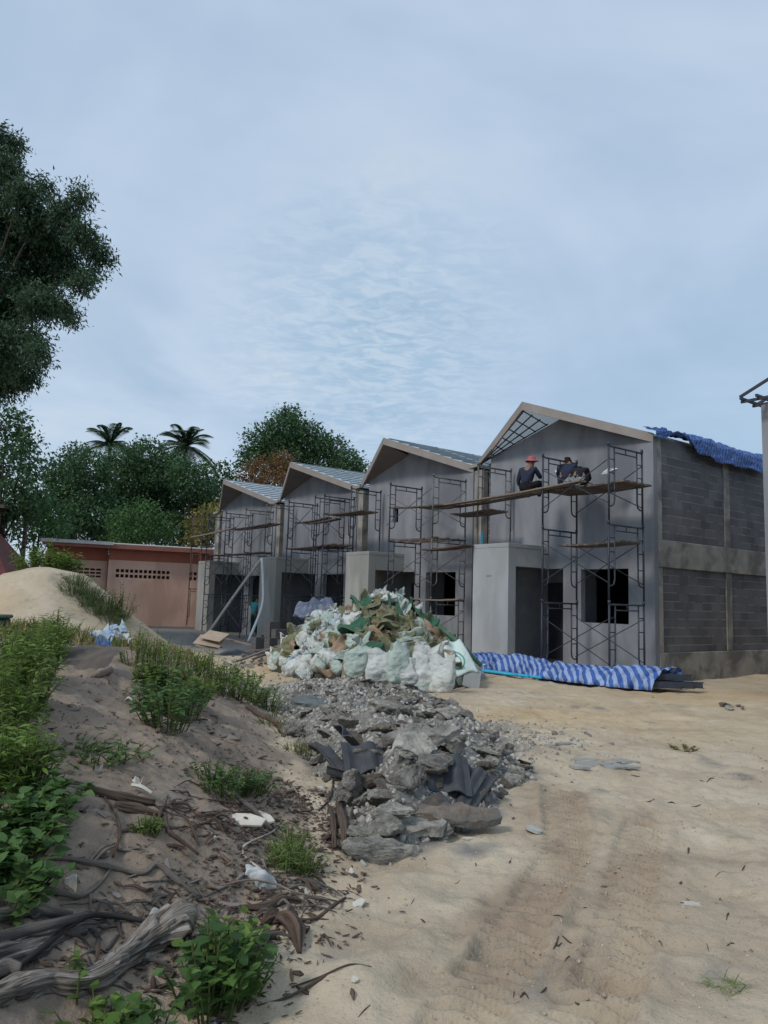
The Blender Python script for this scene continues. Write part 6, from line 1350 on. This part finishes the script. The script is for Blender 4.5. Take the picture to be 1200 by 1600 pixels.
for i, (a_, b_, lb) in enumerate((((352, 998, 21), (412, 1012, 19.8), 'pale plank across the dark grit heap'), ((365, 1035, 18), (455, 1002, 19.5), 'long grey pole slanting up towards the sack heap'), ((385, 1018, 18.8), (440, 1012, 19.2), 'pale short plank in front of the block column'), ((395, 1030, 18.2), (450, 1008, 18.9), 'second slanting plank under the long grey pole'))):
    P = [atY(*a_), atY(*b_)]; tag(MB().beam(P[0], P[1], .09, .035).build('loose_plank', (m_plank2, m_wood_grey, m_plank2, m_plank)[i]), lb, 'plank', GP)
for i in range(40):
    px, py = random.uniform(345, 450), random.uniform(1022, 1050); q = hit(px, py); put(random.choice(CH), 'concrete_chunk', (q.x, q.y, q.z+.02), random.uniform(.06, .22), label='small broken lump in the scatter before the block stack', cat='rubble', group='lumps in front of the block stack')

# ---- labels: small sets of look-alikes are told apart by their place in the row
bpy.context.view_layer.update()
def _px(o):
    p = o.matrix_world.translation; X_, Y_, Z_ = p.x, p.y, p.z-EYE; d = Y_*cp+Z_*sp_; u = -Y_*sp_+Z_*cp; return (X_*cr+u*sr)/max(d, .1)
_by = {}
for o in S.objects:
    if o.parent is None and o.get('label'): _by.setdefault(o['label'], []).append(o)
WD = {2: ['left', 'right'], 3: ['leftmost', 'middle', 'rightmost'], 4: ['leftmost', 'second from left', 'third from left', 'rightmost'], 5: ['leftmost', 'second from left', 'middle', 'second from right', 'rightmost'], 6: ['leftmost', 'second from left', 'third from left', 'third from right', 'second from right', 'rightmost']}
WI = {2: ['inner', 'outer'], 3: ['innermost', 'middle', 'outermost'], 4: ['innermost', 'second innermost', 'second outermost', 'outermost']}
for lb, L_ in _by.items():
    n = len(L_)
    if n < 2 or n > 6: continue
    if lb.split()[-1] and L_[0].name.startswith('scaffold_plank') and n in WI:
        L_.sort(key=lambda o: -(math.cos(YAW)*(o.location.x-LX)+math.sin(YAW)*(o.location.y-LY))*-1); W_ = WI[n]
    elif L_[0].name.startswith('hollow_block'): L_.sort(key=lambda o: o.location.z); W_ = {2: ['lower', 'upper'], 3: ['bottom', 'middle', 'top'], 4: ['bottom', 'second lowest', 'second highest', 'top']}.get(n, WD[n])
    else: L_.sort(key=_px); W_ = WD[n]
    for o, w in zip(L_, W_):
        t_ = w+' '+lb
        if len(t_.split()) <= 16: o['label'] = t_
